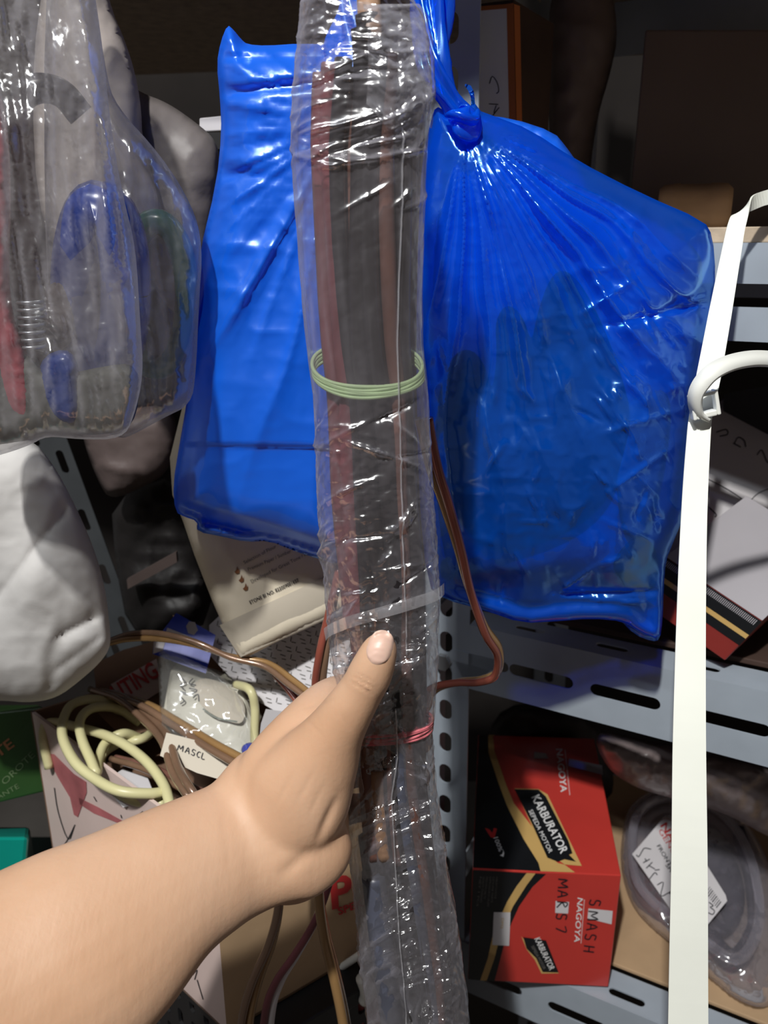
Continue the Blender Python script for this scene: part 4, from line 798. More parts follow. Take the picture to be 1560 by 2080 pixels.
# wooden roller block
c0 = P(1412, 393, .84); rad = .024; L = .034
prof = []; nn = 20
ax_ = np.array([.93,-.30,0.0]); ax_ /= np.linalg.norm(ax_); c0[2] = Z3 + .0122 + rad*1.0
up_ = np.array([0,0,1.]); bk_ = np.cross(ax_, up_)
rs = [(-L, .009), (-L*.80, .009), (-L, .009), (-L, .019), (-L*.85, .0235), (-L*.45, .0245), (-L*.4, .0235), (L*.4, .0235), (L*.45,.0245), (L*.85,.0235), (L,.019), (L, .001)]
Vb = []; 
for s_, r_ in rs:
    for k in range(nn):
        t = 2*np.pi*k/nn; sqf = 1/max(abs(math.cos(t)), abs(math.sin(t)))**.35; Vb.append(c0 + ax_*s_ + (up_*math.cos(t) + bk_*math.sin(t))*r_*sqf*.92)
Fb = [[i*nn+k, i*nn+(k+1)%nn, (i+1)*nn+(k+1)%nn, (i+1)*nn+k] for i in range(1, len(rs)-1) for k in range(nn)] + [[i*nn+k, i*nn+(k+1)%nn, (i+1)*nn+(k+1)%nn, (i+1)*nn+k] for i in range(0, 1) for k in range(nn)] + [[nn + k for k in range(nn)]]
wblk = mk('wooden_block', (np.array(Vb), Fb), M['woodblock'], label='small rounded wooden block with a round hole, on the upper right shelf', cat='block')
hc = c0 - ax_*(L+.0004) ; 
mk('hole', (np.array([hc + (up_*math.cos(t)*.011 + bk_*math.sin(t)*.009) for t in np.linspace(0, 2*np.pi, 17)[:-1]]), [list(range(16))]), M['black'], wblk, smooth=False, label='dark round hole in the end')
# white box edge far left
mk('white_box', hexa(np.array([P(405,268,.74),P(520,262,.74),P(540,262,.82),P(425,266,.82)]), np.array([P(405,240,.74),P(520,228,.74),P(540,232,.82),P(425,240,.82)])), M['whitecard'], smooth=False, bevel=.001, label='sliver of a white box beside the top of the left blue bag', cat='box')
v, f, uv = pillow([(230,150),(285,188),(340,208),(400,250),(440,285),(450,340),(440,420),(425,520),(420,640),(330,640),(250,400)], .70, .03, 80, 9, lambda x, y, d: .008*(fbm(x/90, y/90)-.5) + .004*(ridged(x/70, y/120)-.4), rounding=2)
mk('plastic_bag', (v, f), M['greybag'], label='dull grey opaque bag between the clear bags and the left blue bag', cat='bag')
# ---------------------------------------------------------------- clear bags upper left
v, f, uv = pillow([(120,-160),(200,-160),(218,0),(262,100),(286,200),(290,300),(330,420),(300,520),(200,560),(80,500),(60,100)], .66, .03, 80, 9, lambda x, y, d: .007*(fbm(x/90, y/120)-.5)+.003*(ridged(x/60, y/160)-.4), rounding=2)
mk('plastic_bag', (v, f), plain('beige_milky_film', (.42,.37,.34), .45, 0, .4, .06, 16, .4, .004), label='milky beige bag standing just behind the front clear bag, top left', cat='bag')
_r = random.Random(9); CRV = []
for _i in range(46):
    _x = _r.uniform(-40, 200); _y = _r.uniform(-60, 700); _l = _r.uniform(100, 330); _sl = .22 + .25*(_x/200.0)
    CRV.append((_x+_y*.12, _y, _x+_y*.12+_l*_sl, _y+_l, _r.uniform(3, 8), _r.choice([1,1,-1])*_r.uniform(.001, .004)))
CRV += [(150,-60,280,640,5,.005),(20,0,110,330,6,.004),(95,540,125,700,4,.003),(120,600,240,885,4,.004),(285,600,250,885,4,.004),(190,200,300,560,5,.004),(240,240,400,560,5,.004),(100,690,115,830,5,.004),(105,700,95,830,4,.004)]
def vfold(x, y, d): 
    s = (x - 30 - (y*.10)); return .010*(ridged(s/55, y/420)-.4) + .004*(ridged(s/20, y/160)-.4) + .0008*(ridged(x/12, y/20)-.4) + creases(x, y, CRV)
cb2 = thing('clear_bag', P(300, 885, .565), 'rear clear plastic bag, its right edge against the left blue bag', 'bag')
v, f, uv = pillow([(90,-160),(170,-160),(215,150),(235,215),(330,318),(392,420),(412,500),(404,620),(398,760),(388,822),(330,850),(262,888),(240,890),(200,870),(130,820),(90,600)], .57, .035, 50, 8, vfold, back=.6, rounding=2)
mk('bag_film', (v, f), M['bagfilm'], cb2)
cb1 = thing('clear_bag', P(60, 920, .50), 'nearest clear plastic bag with silvery vertical folds at the top left corner', 'bag')
v, f, uv = pillow([(-140,-160),(60,-160),(168,-160),(205,60),(225,260),(250,400),(276,500),(285,660),(292,760),(272,850),(248,892),(160,893),(95,885),(60,905),(0,925),(-140,960)], .50, .04, 60, 7, vfold, back=.7, rounding=2)
mk('bag_film', (v, f), M['bagfilm'], cb1)
# contents
def ringtube(cx, cy, rx, ry, Y, r, tilt=0, n=40):
    t = np.linspace(0, 2*np.pi, n); p = np.stack([P(cx + rx*math.cos(a)*math.cos(tilt) - ry*math.sin(a)*math.sin(tilt), cy + rx*math.cos(a)*math.sin(tilt) + ry*math.sin(a), Y + .012*math.sin(a)) for a in t]); return tube(p, r, 12, smoothpath=False, cap=False)
mk('rubber_ring', ringtube(205, 590, 50, 170, .55, .0165), M['bluerubber'], label='thick dark blue rubber ring inside the clear bags', cat='ring')
mk('rubber_ring', ringtube(318, 600, 62, 150, .585, .0085), M['tealcoil'], label='sea green rubber ring seen through the rear clear bag', cat='ring')
mk('rubber_hose', tube([P(28,270,.545), P(38,205,.545), P(75,180,.545), P(125,190,.55), P(165,235,.555)], .0085, 12), M['blkcable'], label='bent black rubber hose near the top of the clear bag', cat='hose')
def spring(p0, p1, R, r, turns):
    p0, p1 = np.array(p0), np.array(p1); d = p1-p0; n = turns*14; t = np.linspace(0, 1, n); e1 = np.cross(d, [0,1,0]); e1 /= np.linalg.norm(e1); e2 = np.cross(d, e1); e2 /= np.linalg.norm(e2)
    p = p0 + t[:,None]*d + R*(np.cos(t*turns*2*np.pi)[:,None]*e1 + np.sin(t*turns*2*np.pi)[:,None]*e2); return tube(p, r, 6, smoothpath=False)
mk('coil_spring', spring(P(62,610,.515), P(68,715,.515), .0075, .0012, 7), M['bolt'], label='small silver coil spring inside the nearest clear bag', cat='spring')
mk('red_packet', pillow([(-30,180),(5,180),(25,350),(15,620),(60,720),(70,850),(40,860),(0,830),(-40,600)], .515, .012, 30, 8, lambda x, y, d: .004*ridged(x/40, y/60))[:2], M['maroon'], label='dull red packet inside the nearest clear bag at the left edge', cat='packet')
mk('blue_packet', pillow([(70,730),(150,700),(170,800),(160,880),(90,850)], .515, .014, 30, 8, lambda x, y, d: .003*ridged(x/40, y/60))[:2], plain('blue_wrap', (.01,.04,.22), .3, 0, .5, .1, 30, .3), label='deep blue packet at the bottom of the nearest clear bag', cat='packet')
mk('grey_parcel', pillow([(-120,690),(40,700),(100,770),(200,745),(285,735),(280,850),(240,882),(120,885),(20,900),(-120,920)], .512, .007, 40, 9, lambda x, y, d: .004*ridged(x/40, y/60))[:2], plain('grey_wrap', (.10,.10,.09), .6, 0, .3, .2, 30, .4), label='grey wrapped parcel lying at the bottom of the nearest clear bag', cat='parcel')
mk('grey_part', pillow([(90,560),(150,560),(160,690),(120,720),(80,700)], .545, .012, 30, 9, lambda x, y, d: .003*ridged(x/40, y/60))[:2], M['brownbag'], label='grey brown rubber part in the middle of the clear bag', cat='part')
mk('shelf_board', hexa(np.array([P(250,276,.735), P(620,262,.735), P(640,262,1.0), P(250,276,1.0)]) * np.array([1,1,0]) + np.array([0,0,P(430,268,.74)[2]-.014]), np.array([P(250,276,.735), P(620,262,.735), P(640,262,1.0), P(250,276,1.0)]) * np.array([1,1,0]) + np.array([0,0,P(430,268,.74)[2]-.001])), M['blackplastic'], smooth=False, label='black shelf board under the sliver of white box, left of the left blue bag', cat='shelf board')
# ---------------------------------------------------------------- grey cloth bag lower left
def disp_c(x, y, d):
    h = .010*(fbm(x/160, y/160)-.5) + .0012*(ridged(x/60, y/60)-.4)
    h -= .008*np.exp(-np.abs(y - (1300 - (x-110)*.62 + .0012*(x-110)**2))/24)*smooth(95,130,x)*smooth(225,180,x)
    h -= .003*np.exp(-((x - 103)/14)**2)*smooth(1290,1330,y)
    h -= .0025*np.exp(-np.abs(y - (1365 - (x-110)*.75))/14)*smooth(95,120,x)
    h += .012*np.exp(-((x-60)/50)**2-((y-1180)/90)**2)
    h -= .006*np.exp(-np.abs((x-20)*.9+(y-1180)*.7)/22)*smooth(1280,1200,y)
    return h
v, f, uv = pillow([(-200,900),(-60,880),(60,885),(110,945),(150,1020),(190,1110),(213,1190),(222,1260),(226,1312),(205,1345),(160,1385),(115,1418),(60,1428),(0,1422),(-80,1428),(-200,1440)], .62, .038, 110, 7, disp_c, back=.5, rounding=2)
mk('cloth_bag', (v, f), M['cloth'], label='bulging off white cloth bag below the clear bags at the left edge', cat='bag')
v, f, uv = pillow([(165,850),(260,830),(350,820),(362,900),(340,960),(300,985),(225,1018),(200,980),(170,900)], .84, .03, 60, 9, lambda x, y, d: .008*(ridged(x/90, y/90)-.4), rounding=2)
mk('plastic_bag', (v, f), M['brownbag'], label='dim brown bag hanging behind, left of the left blue bag', cat='bag')
v, f, uv = pillow([(225,1010),(370,960),(400,1100),(440,1260),(330,1300),(260,1280),(235,1150)], .93, .05, 60, 10, lambda x, y, d: .02*(ridged(x/90, y/70)-.4), rounding=1)
mk('black_parcel', (v, f), M['blackbag'], label='black wrapped parcel in the shadow left of the cream paper bag', cat='parcel')
mk('dull_rail', boxat((P(260,1185,.86)+P(360,1130,.83))/2, (P(360,1130,.83)-P(260,1185,.86))/2, (0,.003,0), (0,0,.006)), plain('rusty_rail', (.07,.05,.045), .6), smooth=False, label='short dull brown metal rail in the dark gap beside the cream paper bag', cat='rail')
# ---------------------------------------------------------------- cream paper bag
crY = lambda x, y: .66 - .00006*(y-1100) + 0*x
def disp_cr(x, y, d): return .006*(fbm(x/120, y/120)-.5) + .003*(ridged(x/90, y/70)-.4)*smooth(1220,1080,y)
ocr = [(372,820),(345,930),(350,1005),(372,1060),(395,1128),(430,1218),(466,1300),(489,1342),(560,1305),(655,1262),(720,1232),(735,1000),(735,820)]
v, f, uv = pillow(ocr, crY, .012, 26, 8, disp_cr, back=.8, rounding=0)
cr = thing('paper_bag', P(489, 1342, .65), 'cream printed paper bag sticking out below the left blue bag', 'bag'); mk('bag_body', (v, f), M['cream'], cr)
def crs(x, y, o=0): 
    x = np.asarray(x, float); y = np.asarray(y, float); dd = seg_dist(np.stack([x,y],1), resample(ocr, 12)); t = np.clip(dd/26, 0, 1); h = .012*np.sqrt(1-(1-t)**2) + disp_cr(x, y, dd)*smooth(0, 6.5, dd)
    return P(x, y, crY(x, y) - h - o)
prt('small_print', text_px('Selection of Flour', (497,1146), (562,1112), 7, crs, .0012), 'greyink', cr)
prt('small_print', text_px('Premium Paper / Sumber', (505,1160), (592,1122), 7, crs, .0012), 'greyink', cr)
prt('small_print', text_px('Developed for Great Tone / Kit', (511,1184), (630,1125), 7, crs, .0012), 'greyink', cr)
prt('serial_number', text_px('STONE BI NO. 822009001627', (508,1227), (608,1181), 7, crs, .0012, 0, .015), 'ink', cr)
for k in range(3):
    x, y = 481 + k*8.5, 1160 + k*17; prt('tick_mark', decal([(x-5,y+2),(x-1,y-2),(x+1,y-10),(x+4,y-1),(x+6,y-6),(x+5,y+4),(x,y+6)], crs, .0012), 'brownink', cr)
fl = np.array([(447,1270),(560,1215),(660,1168),(700,1150),(712,1236),(655,1266),(560,1309),(492,1340)], float); fl = resample(fl, 14)
v_ = crs(fl[:,0], fl[:,1], .0025)
# ribbon of quads between upper and lower lines of the flap
up_l = np.array([(446 + k*13.1, 1270 - k*6.0) for k in range(21)]); lo_l = np.array([(490 + k*11.2, 1339 - k*5.1) for k in range(21)])
fv = np.vstack([crs(up_l[:,0], up_l[:,1], .0016), crs((up_l[:,0]*.5+lo_l[:,0]*.5), (up_l[:,1]*.5+lo_l[:,1]*.5), .0016), crs(lo_l[:,0]-1, lo_l[:,1]-4, .0016)])
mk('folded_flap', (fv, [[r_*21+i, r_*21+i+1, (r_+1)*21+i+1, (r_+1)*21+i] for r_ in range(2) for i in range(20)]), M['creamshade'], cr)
# patterned grey sheet (dash pattern)
PSp = Plane(P(430,1330,.72), P(690,1230,.70), P(600,1430,.66)); ps = lambda x, y, o=0: PSp(x, y, o)
pat = thing('patterned_box', PSp(np.array([560.]), np.array([1400.]))[0], 'pale lilac box with a maze of dash marks, under the cream paper bag', 'box')
mk('panel', card([(425,1270),(500,1200),(740,1120),(760,1500),(560,1445),(500,1410),(425,1330)], ps, .02), M['whitecard'], pat, smooth=False)
ds = []
for i in range(15):
    for j in range(11):
        x = 440 + i*20 + (j%2)*9; y = 1235 + j*18 + i*2 - 8
        if y > 1440 or x > 720: continue
        ds.append([(x,y),(x+11,y+4)] if (i+j)%2 else [(x+3,y-2),(x+1,y+8)]); ds.append([(x+3,y+9),(x+12,y+11)])
prt('dash_print', strokes(ds, 1.7, ps, .0006), 'greyink', pat)['kind'] = 'stuff'
# ---------------------------------------------------------------- carton of wires, lower left
ZB = 1.05; ZF = .85
Lc, Fc_, Rc = PZ(62,1445,ZB), PZ(430,1720,ZB), PZ(790,1560,ZB); Bc = Lc + (Rc - Fc_)
def dnz(p, z): q = p.copy(); q[2] = z; return q
cart = thing('open_carton', dnz((Lc+Rc)/2, ZF), 'open cardboard carton overflowing with loose wires, under the forearm', 'box')
def wallpanel(a, b, z0, z1, inward, th=.003):
    n = np.cross(b-a, [0,0,1]); n /= np.linalg.norm(n); n *= th*(1 if np.dot(n, inward-(a+b)/2) > 0 else -1)
    return hexa(np.array([dnz(a,z0), dnz(b,z0), dnz(b+n,z0), dnz(a+n,z0)]), np.array([dnz(a,z1), dnz(b,z1), dnz(b+n,z1), dnz(a+n,z1)]))
cc = (Lc+Rc)/2
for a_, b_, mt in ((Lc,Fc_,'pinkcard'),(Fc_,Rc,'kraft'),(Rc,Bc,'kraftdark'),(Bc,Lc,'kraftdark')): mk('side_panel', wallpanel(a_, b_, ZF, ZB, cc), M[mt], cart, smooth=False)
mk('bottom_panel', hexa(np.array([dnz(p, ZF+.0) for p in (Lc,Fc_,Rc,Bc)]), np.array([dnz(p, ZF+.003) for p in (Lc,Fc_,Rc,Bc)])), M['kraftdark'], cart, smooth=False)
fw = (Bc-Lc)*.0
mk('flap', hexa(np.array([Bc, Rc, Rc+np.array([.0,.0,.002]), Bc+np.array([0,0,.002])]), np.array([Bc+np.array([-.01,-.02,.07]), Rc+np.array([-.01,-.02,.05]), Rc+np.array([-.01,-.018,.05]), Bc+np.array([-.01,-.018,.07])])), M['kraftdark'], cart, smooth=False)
LFp = Plane(Lc, Fc_, dnz(Lc,ZF)); lf = lambda x, y, o=0: LFp(x, y, o); RFp = Plane(Fc_, Rc, dnz(Fc_,ZF)); rf = lambda x, y, o=0: RFp(x, y, o)
prt('red_print', decal([(92,1530),(110,1532),(150,1572),(175,1588),(176,1610),(158,1660),(150,1655),(142,1620),(118,1580)], lf, .0006), 'pinkink', cart)
prt('red_print', decal([(160,1620),(200,1640),(250,1668),(245,1674),(190,1652),(162,1634)], lf, .0006), 'pinkink', cart)
prts('pen_scribble', ([[(110,1600),(118,1650),(138,1705),(150,1680)],[(128,1720),(140,1700),(152,1675)],[(190,1618),(196,1628)],[(245,1655),(247,1662)],[(282,1655),(290,1648)],[(390,1980),(400,1970),(395,1990)],[(400,1990),(412,2030)],[(380,1955),(396,1975)]], 1.6, lf, .0008), 'ink', cart)
Z5 = lambda X, Y: (300 + X/2.364, 1600 + Y/2.364)
prt('red_lettering', text_px('P', Z5(885,580), Z5(990,560), 62, rf, .0008, .1, .03), 'redink', cart)
prt('red_lettering', text_px('SPEK', Z5(918,612), Z5(1040,565), 14, rf, .0008, .15, .03), 'redink', cart)
inn = Plane(*[p - 0.004*np.array([0,1,0]) for p in (Lc, Bc, dnz(Lc, ZF))])
# inner card with red letters
ip = Plane(PZ(200,1430,ZB+.01), PZ(330,1400,ZB+.0), P(260,1330,.80)); ips = lambda x, y, o=0: ip(x, y, o)
ic = thing('torn_card', ip(np.array([280.]), np.array([1440.]))[0], 'torn brown card with red capitals leaning inside the carton of wires', 'card')
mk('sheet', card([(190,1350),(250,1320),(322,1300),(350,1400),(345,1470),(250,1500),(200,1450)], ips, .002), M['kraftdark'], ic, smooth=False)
mk('sheet', card([(225,1390),(318,1338),(332,1400),(262,1445)], lambda x,y,o=0: ips(x,y,o+.002), .001), M['pinkcard'], ic, smooth=False)
prt('red_lettering', text_px('UTING', (240,1425), (325,1372), 34, lambda x,y,o=0: ips(x,y,o+.002), .001, 0, .02), 'redink', ic)
# packing under the wires so they rest on something
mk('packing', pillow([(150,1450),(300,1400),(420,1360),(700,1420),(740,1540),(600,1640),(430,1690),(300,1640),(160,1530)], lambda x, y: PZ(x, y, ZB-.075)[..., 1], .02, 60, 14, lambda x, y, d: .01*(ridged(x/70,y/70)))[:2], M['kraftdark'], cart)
# cream cable coils
def path_z(pts): return np.array([PZ(x, y, z) for x, y, z in pts])
c1 = [(100,1560,1.0),(88,1500,1.03),(100,1468,1.045),(160,1478,1.055),(230,1500,1.06),(290,1540,1.06),(330,1590,1.055),(346,1640,1.05),(352,1690,1.03)]
c2 = [(300,1480,1.02),(250,1450,1.05),(210,1424,1.065),(170,1422,1.07),(138,1440,1.072),(126,1490,1.07),(150,1545,1.065),(190,1580,1.06),(240,1606,1.06),(300,1612,1.055),(340,1608,1.05)]
c3 = [(285,1470,1.045),(240,1440,1.06),(190,1438,1.07),(163,1462,1.07),(166,1500,1.065),(185,1545,1.06),(196,1570,1.055),(200,1545,1.05),(214,1510,1.05),(250,1490,1.055),(285,1500,1.04)]
c4 = [(330,1470,1.03),(290,1500,1.045),(240,1510,1.04),(205,1540,1.03),(220,1590,1.03),(270,1625,1.035),(335,1632,1.04)]
cc_ = thing('cable_coil', PZ(230,1540,1.0), 'loosely looped cream yellow cable in the open carton, left of the forearm', 'cable')
for c_ in (c1, c2, c3, c4): mk('cable_loop', tube(path_z(c_), .0046, 12), M['cable'], cc_)
mk('white_sheet', card([(205,1590),(250,1562),(300,1580),(318,1625),(250,1640)], lambda x, y, o=0: PZ(x, y, 1.025+o), .001), M['whitecard'], smooth=False, label='small pale sheet lying under the cream cable loops', cat='sheet')
def tw_wire(name, pts, r, tws, mats, label, side=0):
    a_, b_ = twin(pts, r, 8, tws, side); t = thing(name, pts[-1], label, 'wire'); mk('conductor', a_, M[mats[0]], t); mk('conductor', b_, M[mats[1]], t); return t
tw_wire('twin_wire', [P(150,1330,.70), P(225,1303,.68), P(270,1292,.67), P(330,1293,.66), P(400,1308,.65), P(470,1335,.645), P(540,1350,.64), P(590,1385,.62), P(640,1425,.60), P(690,1480,.58)], .0028, .9, ('wiregold','wirebrown'), 'brown gold twin wire arching across the blue headed pack')
tw_wire('twin_wire', [path_z([(190,1400,1.06)])[0], *path_z([(250,1420,1.075),(300,1460,1.08),(335,1500,1.085),(355,1560,1.08),(385,1610,1.08),(420,1650,1.06)])], .0036, .3, ('wirebrown','wirebrown'), 'brown twin wire dropping in front of the cream cable loops')
tw_wire('twin_wire', path_z([(215,1408,1.05),(290,1430,1.085),(350,1465,1.09),(430,1515,1.09),(500,1555,1.09),(560,1600,1.08)]), .0034, .2, ('wirebrown','wiregold'), 'straight brown twin wire running under the wrist from the cable loops')
tw_wire('twin_wire', path_z([(230,1540,1.04),(300,1560,1.045),(360,1590,1.05),(420,1620,1.05),(480,1650,1.03)]), .003, .2, ('wirebrown','brncable'), 'thin brown twin wire lying under the cream cable loops')
tw_wire('twin_wire', [P(560,1370,.66), P(590,1400,.645), P(620,1440,.63), P(640,1470,.62)], .0026, .3, ('wirered','wirered'), 'short dark red twin wire on the dash patterned box')
tw_wire('twin_wire', [P(690,1150,.62), P(668,1260,.61), P(655,1330,.60), P(648,1400,.60), P(660,1480,.60)], .0034, .3, ('wirered','wirebrown'), 'red brown twin wire hanging behind the left edge of the sleeve above the hand')
tw_wire('twin_wire', [P(700,1560,.50), P(672,1640,.49), P(650,1750,.475), P(648,1820,.47), P(660,1900,.465), P(682,1990,.455), P(700,2080,.45), P(715,2200,.44)], .0040, .1, ('wiregold','wiregold'), 'thick gold twin wire hanging straight down below the wrist', .9)
tw_wire('twin_wire', [P(690,1700,.50), P(665,1800,.495), P(640,1870,.49), P(600,1940,.485), P(565,1995,.48), P(545,2060,.475), P(535,2200,.47)], .0030, .3, ('redcable','whitecard'), 'pink and clear twin wire slanting down to the left below the wrist', .4)
tw_wire('twin_wire', [P(570,1760,.50), P(565,1850,.50), P(548,1920,.50), P(520,1990,.495), P(500,2070,.49), P(490,2200,.485)], .0036, .3, ('wirebrown','wiregold'), 'dull brown twin wire hanging down the corner of the carton', .4)
mk('cream_cable', tube([P(480,1390,.68), P(508,1402,.655), P(518,1440,.65), P(517,1500,.64), P(522,1560,.62)], .0042, 12), M['cable'], label='single cream cable standing up beside the handwritten plastic pack', cat='cable')
# relay pack: blue header + clear pack with white block
HPp = Plane(P(352,1245,.72), P(437,1286,.71), P(311,1330,.69)); hp = lambda x, y, o=0: HPp(x, y, o)
pk = thing('header_pack', HPp(np.array([370.]), np.array([1350.]))[0], 'clear retail pack with a blue and white header card in the open carton', 'packet')
mk('header_card', card([(358,1245),(438,1290),(418,1368),(310,1328),(312,1305)], hp), M['packblue'], pk, smooth=False)
prt('white_stripe', decal([(340,1275),(335,1290),(422,1325),(428,1310)][::1], lambda x,y,o=0: hp(x,y,o), .0006), 'whitecard', pk)
prt('logo_print', decal([(384,1262),(396,1264),(402,1280),(394,1290),(382,1286),(378,1272)], hp, .0007), 'lilac', pk)
prt('light_edge', decal([(340,1290),(312,1305),(311,1328),(330,1322)], hp, .0006), 'whitecard', pk)
mk('film', pillow([(318,1320),(345,1318),(430,1360),(470,1390),(505,1440),(515,1540),(430,1570),(360,1560),(322,1500),(325,1420)], lambda x, y: .70 - .00035*(y-1300), .022, 50, 8, lambda x, y, d: .005*(ridged(x/30, y/30)-.4), back=-.1)[:2], M['packfilm'], pk)
blk0 = [P(372,1380,.685), P(490,1430,.67), P(505,1545,.645), P(345,1560,.63)]
blk = thing('plastic_box', P(420,1560,.64), 'cream white plastic block with a dull olive oval panel, in the clear pack', 'box')
bb_ = np.array([P(345,1358,.70), P(490,1400,.69), P(520,1480,.665), P(515,1560,.64), P(350,1560,.63), P(328,1450,.665)]); 
mk('block', (np.vstack([bb_ + np.array([0,.04,-.01]), bb_]), [[6,7,8,9,10,11]] + [[i,(i+1)%6,(i+1)%6+6,i+6] for i in range(6)] + [[5,4,3,2,1,0]]), plain('ivory', (.62,.60,.50), .45, 0, .5, .06), blk, smooth=False, bevel=.004)
BPp = Plane(bb_[0], bb_[1], bb_[4]); bp = lambda x, y, o=0: BPp(x, y, o+.004)
ov = [(392,1385),(420,1375),(470,1395),(500,1430),(495,1470),(470,1468),(430,1452),(400,1425)]
prt('olive_panel', decal(rnd_poly(ov, 2), bp, .001), 'creamshade', blk); prt('green_arc', strokes([[(412,1440),(440,1458),(482,1466)]], 3.0, bp, .0014), 'green', blk)
prts('marker_writing', ([[(370,1378),(376,1386),(366,1392),(374,1400)],[(366,1404),(378,1408)],[(368,1416),(374,1424),(366,1430)],[(392,1378),(384,1388),(398,1392)],[(384,1398),(400,1402),(390,1410)],[(392,1418),(402,1410),(404,1425)]], 2.6, bp, .0016), 'ink', blk)
LPp = Plane(P(335,1500,.603), P(500,1530,.595), P(420,1600,.575)); lp2 = lambda x, y, o=0: LPp(x, y, o)
nt_ = thing('tape_label', LPp(np.array([400.]), np.array([1540.]))[0], 'clear tape strip with handwritten capitals across the plastic pack', 'label')
mk('strip', card([(338,1488),(452,1518),(505,1545),(470,1590),(400,1570),(325,1535)], lp2, .0006), M['creamshade'], nt_, smooth=False)
prts('marker_writing', ([[(a_+o_,b_) for a_,b_ in l] for o_, L_ in ((0,LM(0)),(15,LA(0)),(27,LS(0)),(38,LC(0)),(48,LL(0))) for l in L_], 1.8, lp2, .001, (360,1523), (1.02,.36), (.3,-1.15)), 'ink', nt_)
mk('knob', tube([P(505,1520,.63), P(512,1545,.615)], [.007,.006], 14), M['packblue'], label='small dark blue glossy cap between the plastic pack and the hand', cat='cap')
mk('white_card', card([(540,1440),(575,1445),(545,1520),(520,1560),(530,1470)], lambda x,y,o=0: P(x, y, .62 - o), .001), M['whitecard'], smooth=False, label='white card edge standing just above the wrist', cat='card')
# ---------------------------------------------------------------- things left and below
GPb = np.array([P(-120,1660,.70), P(98,1606,.72), P(95,1560,.86), P(-120,1560,.86)])
gt = np.array([P(-120,1460,.72), P(88,1436,.74), P(80,1432,.86), P(-120,1432,.86)])
gb = thing('green_box', GPb.mean(0), 'dark green printed box at the left edge below the cloth bag', 'box'); mk('carton', hexa(GPb, gt), M['green'], gb, smooth=False, bevel=.002)
GP = Plane(GPb[0], GPb[1], gt[1]); gs = lambda x, y, o=0: GP(x, y, o)
M['palegreen'] = plain('pale_green_print', (.10,.15,.07), .5)
prt('pale_lettering', text_px('OROTE', (10,1595), (72,1535), 13, gs, .0008, 0, 0), 'palegreen', gb); prt('brown_lettering', text_px('TE', (-4,1540), (30,1515), 20, gs, .0008, 0, .02), 'brownink', gb); prt('pale_lettering', text_px('ANTE', (-4,1625), (40,1600), 10, gs, .0008), 'palegreen', gb)
mk('teal_tub', hexa(np.array([P(-150,1800,.64), P(50,1790,.66), P(70,1740,.78), P(-150,1740,.78)]), np.array([P(-150,1700,.64), P(58,1700,.66), P(60,1680,.78), P(-150,1680,.78)])), M['teal'], smooth=False, bevel=.004, label='teal plastic tub just visible at the left edge above the forearm', cat='tub')
mk('dark_tray', hexa(np.array([P(-200,1900,.70), P(160,1880,.80), P(160,1860,1.0), P(-200,1860,1.0)]), np.array([P(-200,1830,.70), P(160,1815,.80), P(160,1700,1.0), P(-200,1700,1.0)])), plain('bottle_green', (.01,.03,.025), .5), smooth=False, label='dark bottle green tray under the teal tub', cat='tray')
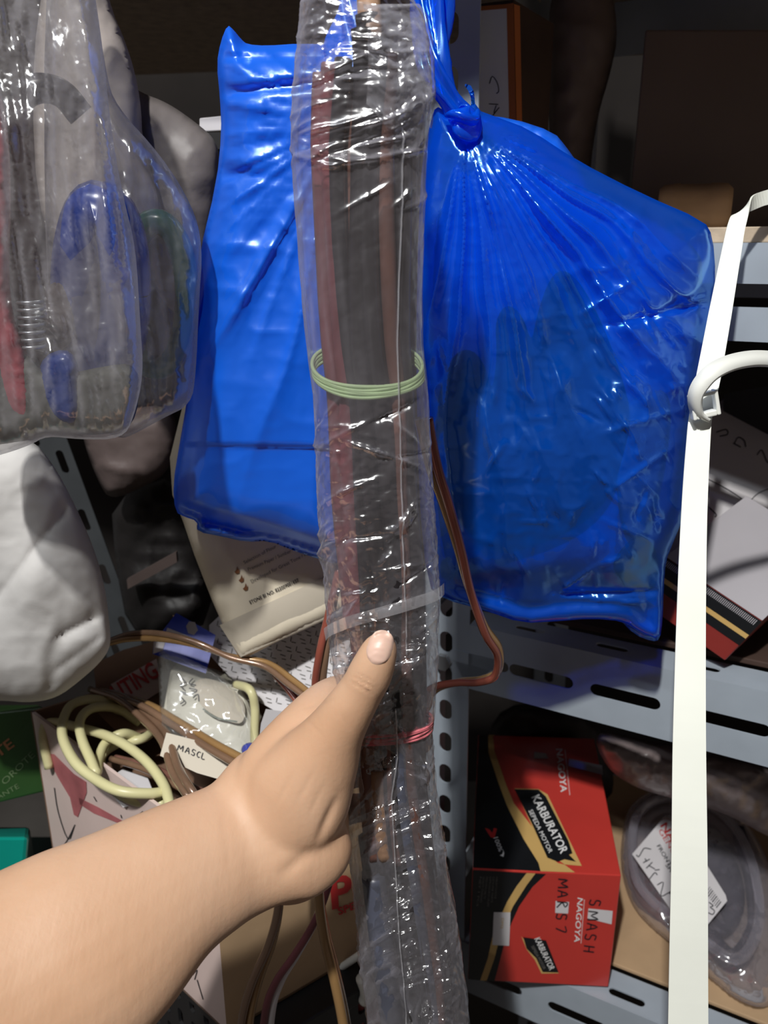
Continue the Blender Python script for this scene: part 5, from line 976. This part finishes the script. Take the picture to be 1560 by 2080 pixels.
# crate under carton
crz1, crz0 = ZF - .001, .52
e1 = (Fc_-Lc)/np.linalg.norm(Fc_-Lc); e2_ = (Rc-Fc_)/np.linalg.norm(Rc-Fc_)
c00 = dnz(Lc - e1*.03 - e2_*-.01, 0); LL1, LL2 = .36, .22
crt = thing('black_crate', dnz((Lc+Rc)/2, crz0), 'black perforated plastic crate under the open carton', 'crate')
sl1 = [(a_, z_, .004, .011) for a_ in np.arange(.02, LL1-.01, .022) for z_ in np.arange(crz0+.03, crz1-.02, .034)]
def cw(org, e, nrm, Lx): return slotplate(lambda a_, z_, t: np.array([*(org[:2] + e[:2]*a_ + nrm[:2]*t), z_]), 0, Lx, crz0, crz1-.02, [s for s in sl1 if s[0] < Lx-.015], .003, 4)
mk('crate_side', cw(c00, e1, e2_, LL1), M['blackplastic'], crt, smooth=False); mk('crate_side', cw(c00 + e1*LL1, e2_, -e1, LL2), M['blackplastic'], crt, smooth=False)
mk('crate_side', cw(c00 + e2_*LL2, e1, -e2_, LL1), M['blackplastic'], crt, smooth=False); mk('crate_side', cw(c00, e2_, e1, LL2), M['blackplastic'], crt, smooth=False)
cm = c00 + e1*LL1/2 + e2_*LL2/2
mk('crate_rim', boxat(dnz(cm, crz1-.010), e1*(LL1/2+.004), e2_*(LL2/2+.004), (0,0,.0095)), M['blackplastic'], crt, smooth=False, bevel=.002)
mk('stool', boxat(dnz(cm + np.array([-.06,-.02,0]), .26), e1*.2, e2_*.13, (0,0,.258)), M['darkbox'], smooth=False, label='dark wooden base unit under the crate, in the shade', cat='stool')
mk('red_tub', pillow([(520,2120),(560,2030),(610,1985),(680,1962),(760,1968),(800,2010),(815,2160),(520,2200)], .62, .05, 60, 9, lambda x, y, d: .004*(fbm(x/60,y/60)-.5), back=.5)[:2], M['darkred'], label='dark red plastic tub at the bottom, behind the gold wire', cat='tub')
mk('white_rod', tube([P(655,1990,.60), P(700,1960,.585), P(745,1930,.57)], .0035, 10), M['white'], label='thin white rod slanting up to the right behind the lower sleeve', cat='rod')
mk('white_rod', tube([P(640,1960,.60), P(690,1980,.585), P(740,2005,.575), P(790,2030,.57)], .003, 10), M['wood'], label='thin pale rod crossing behind the gold wire near the bottom', cat='rod')
mk('white_fitting', tube([P(735,1985,.56), P(748,2015,.56), P(738,2035,.56)], [.006,.008,.005], 12), M['white'], label='small white plastic fitting beside the lower left edge of the sleeve', cat='fitting')
# hanging rail out of frame that carries the bags
hr = np.array([-.75, .585, 1.738]); mk('hanging_rail', tube([(-.75,.60,1.75),(0,.605,1.75),(.45,.56,1.75)], .006, 12), M['metal_dark'], label='thin dark metal rail above the picture from which the bags hang', cat='rail')
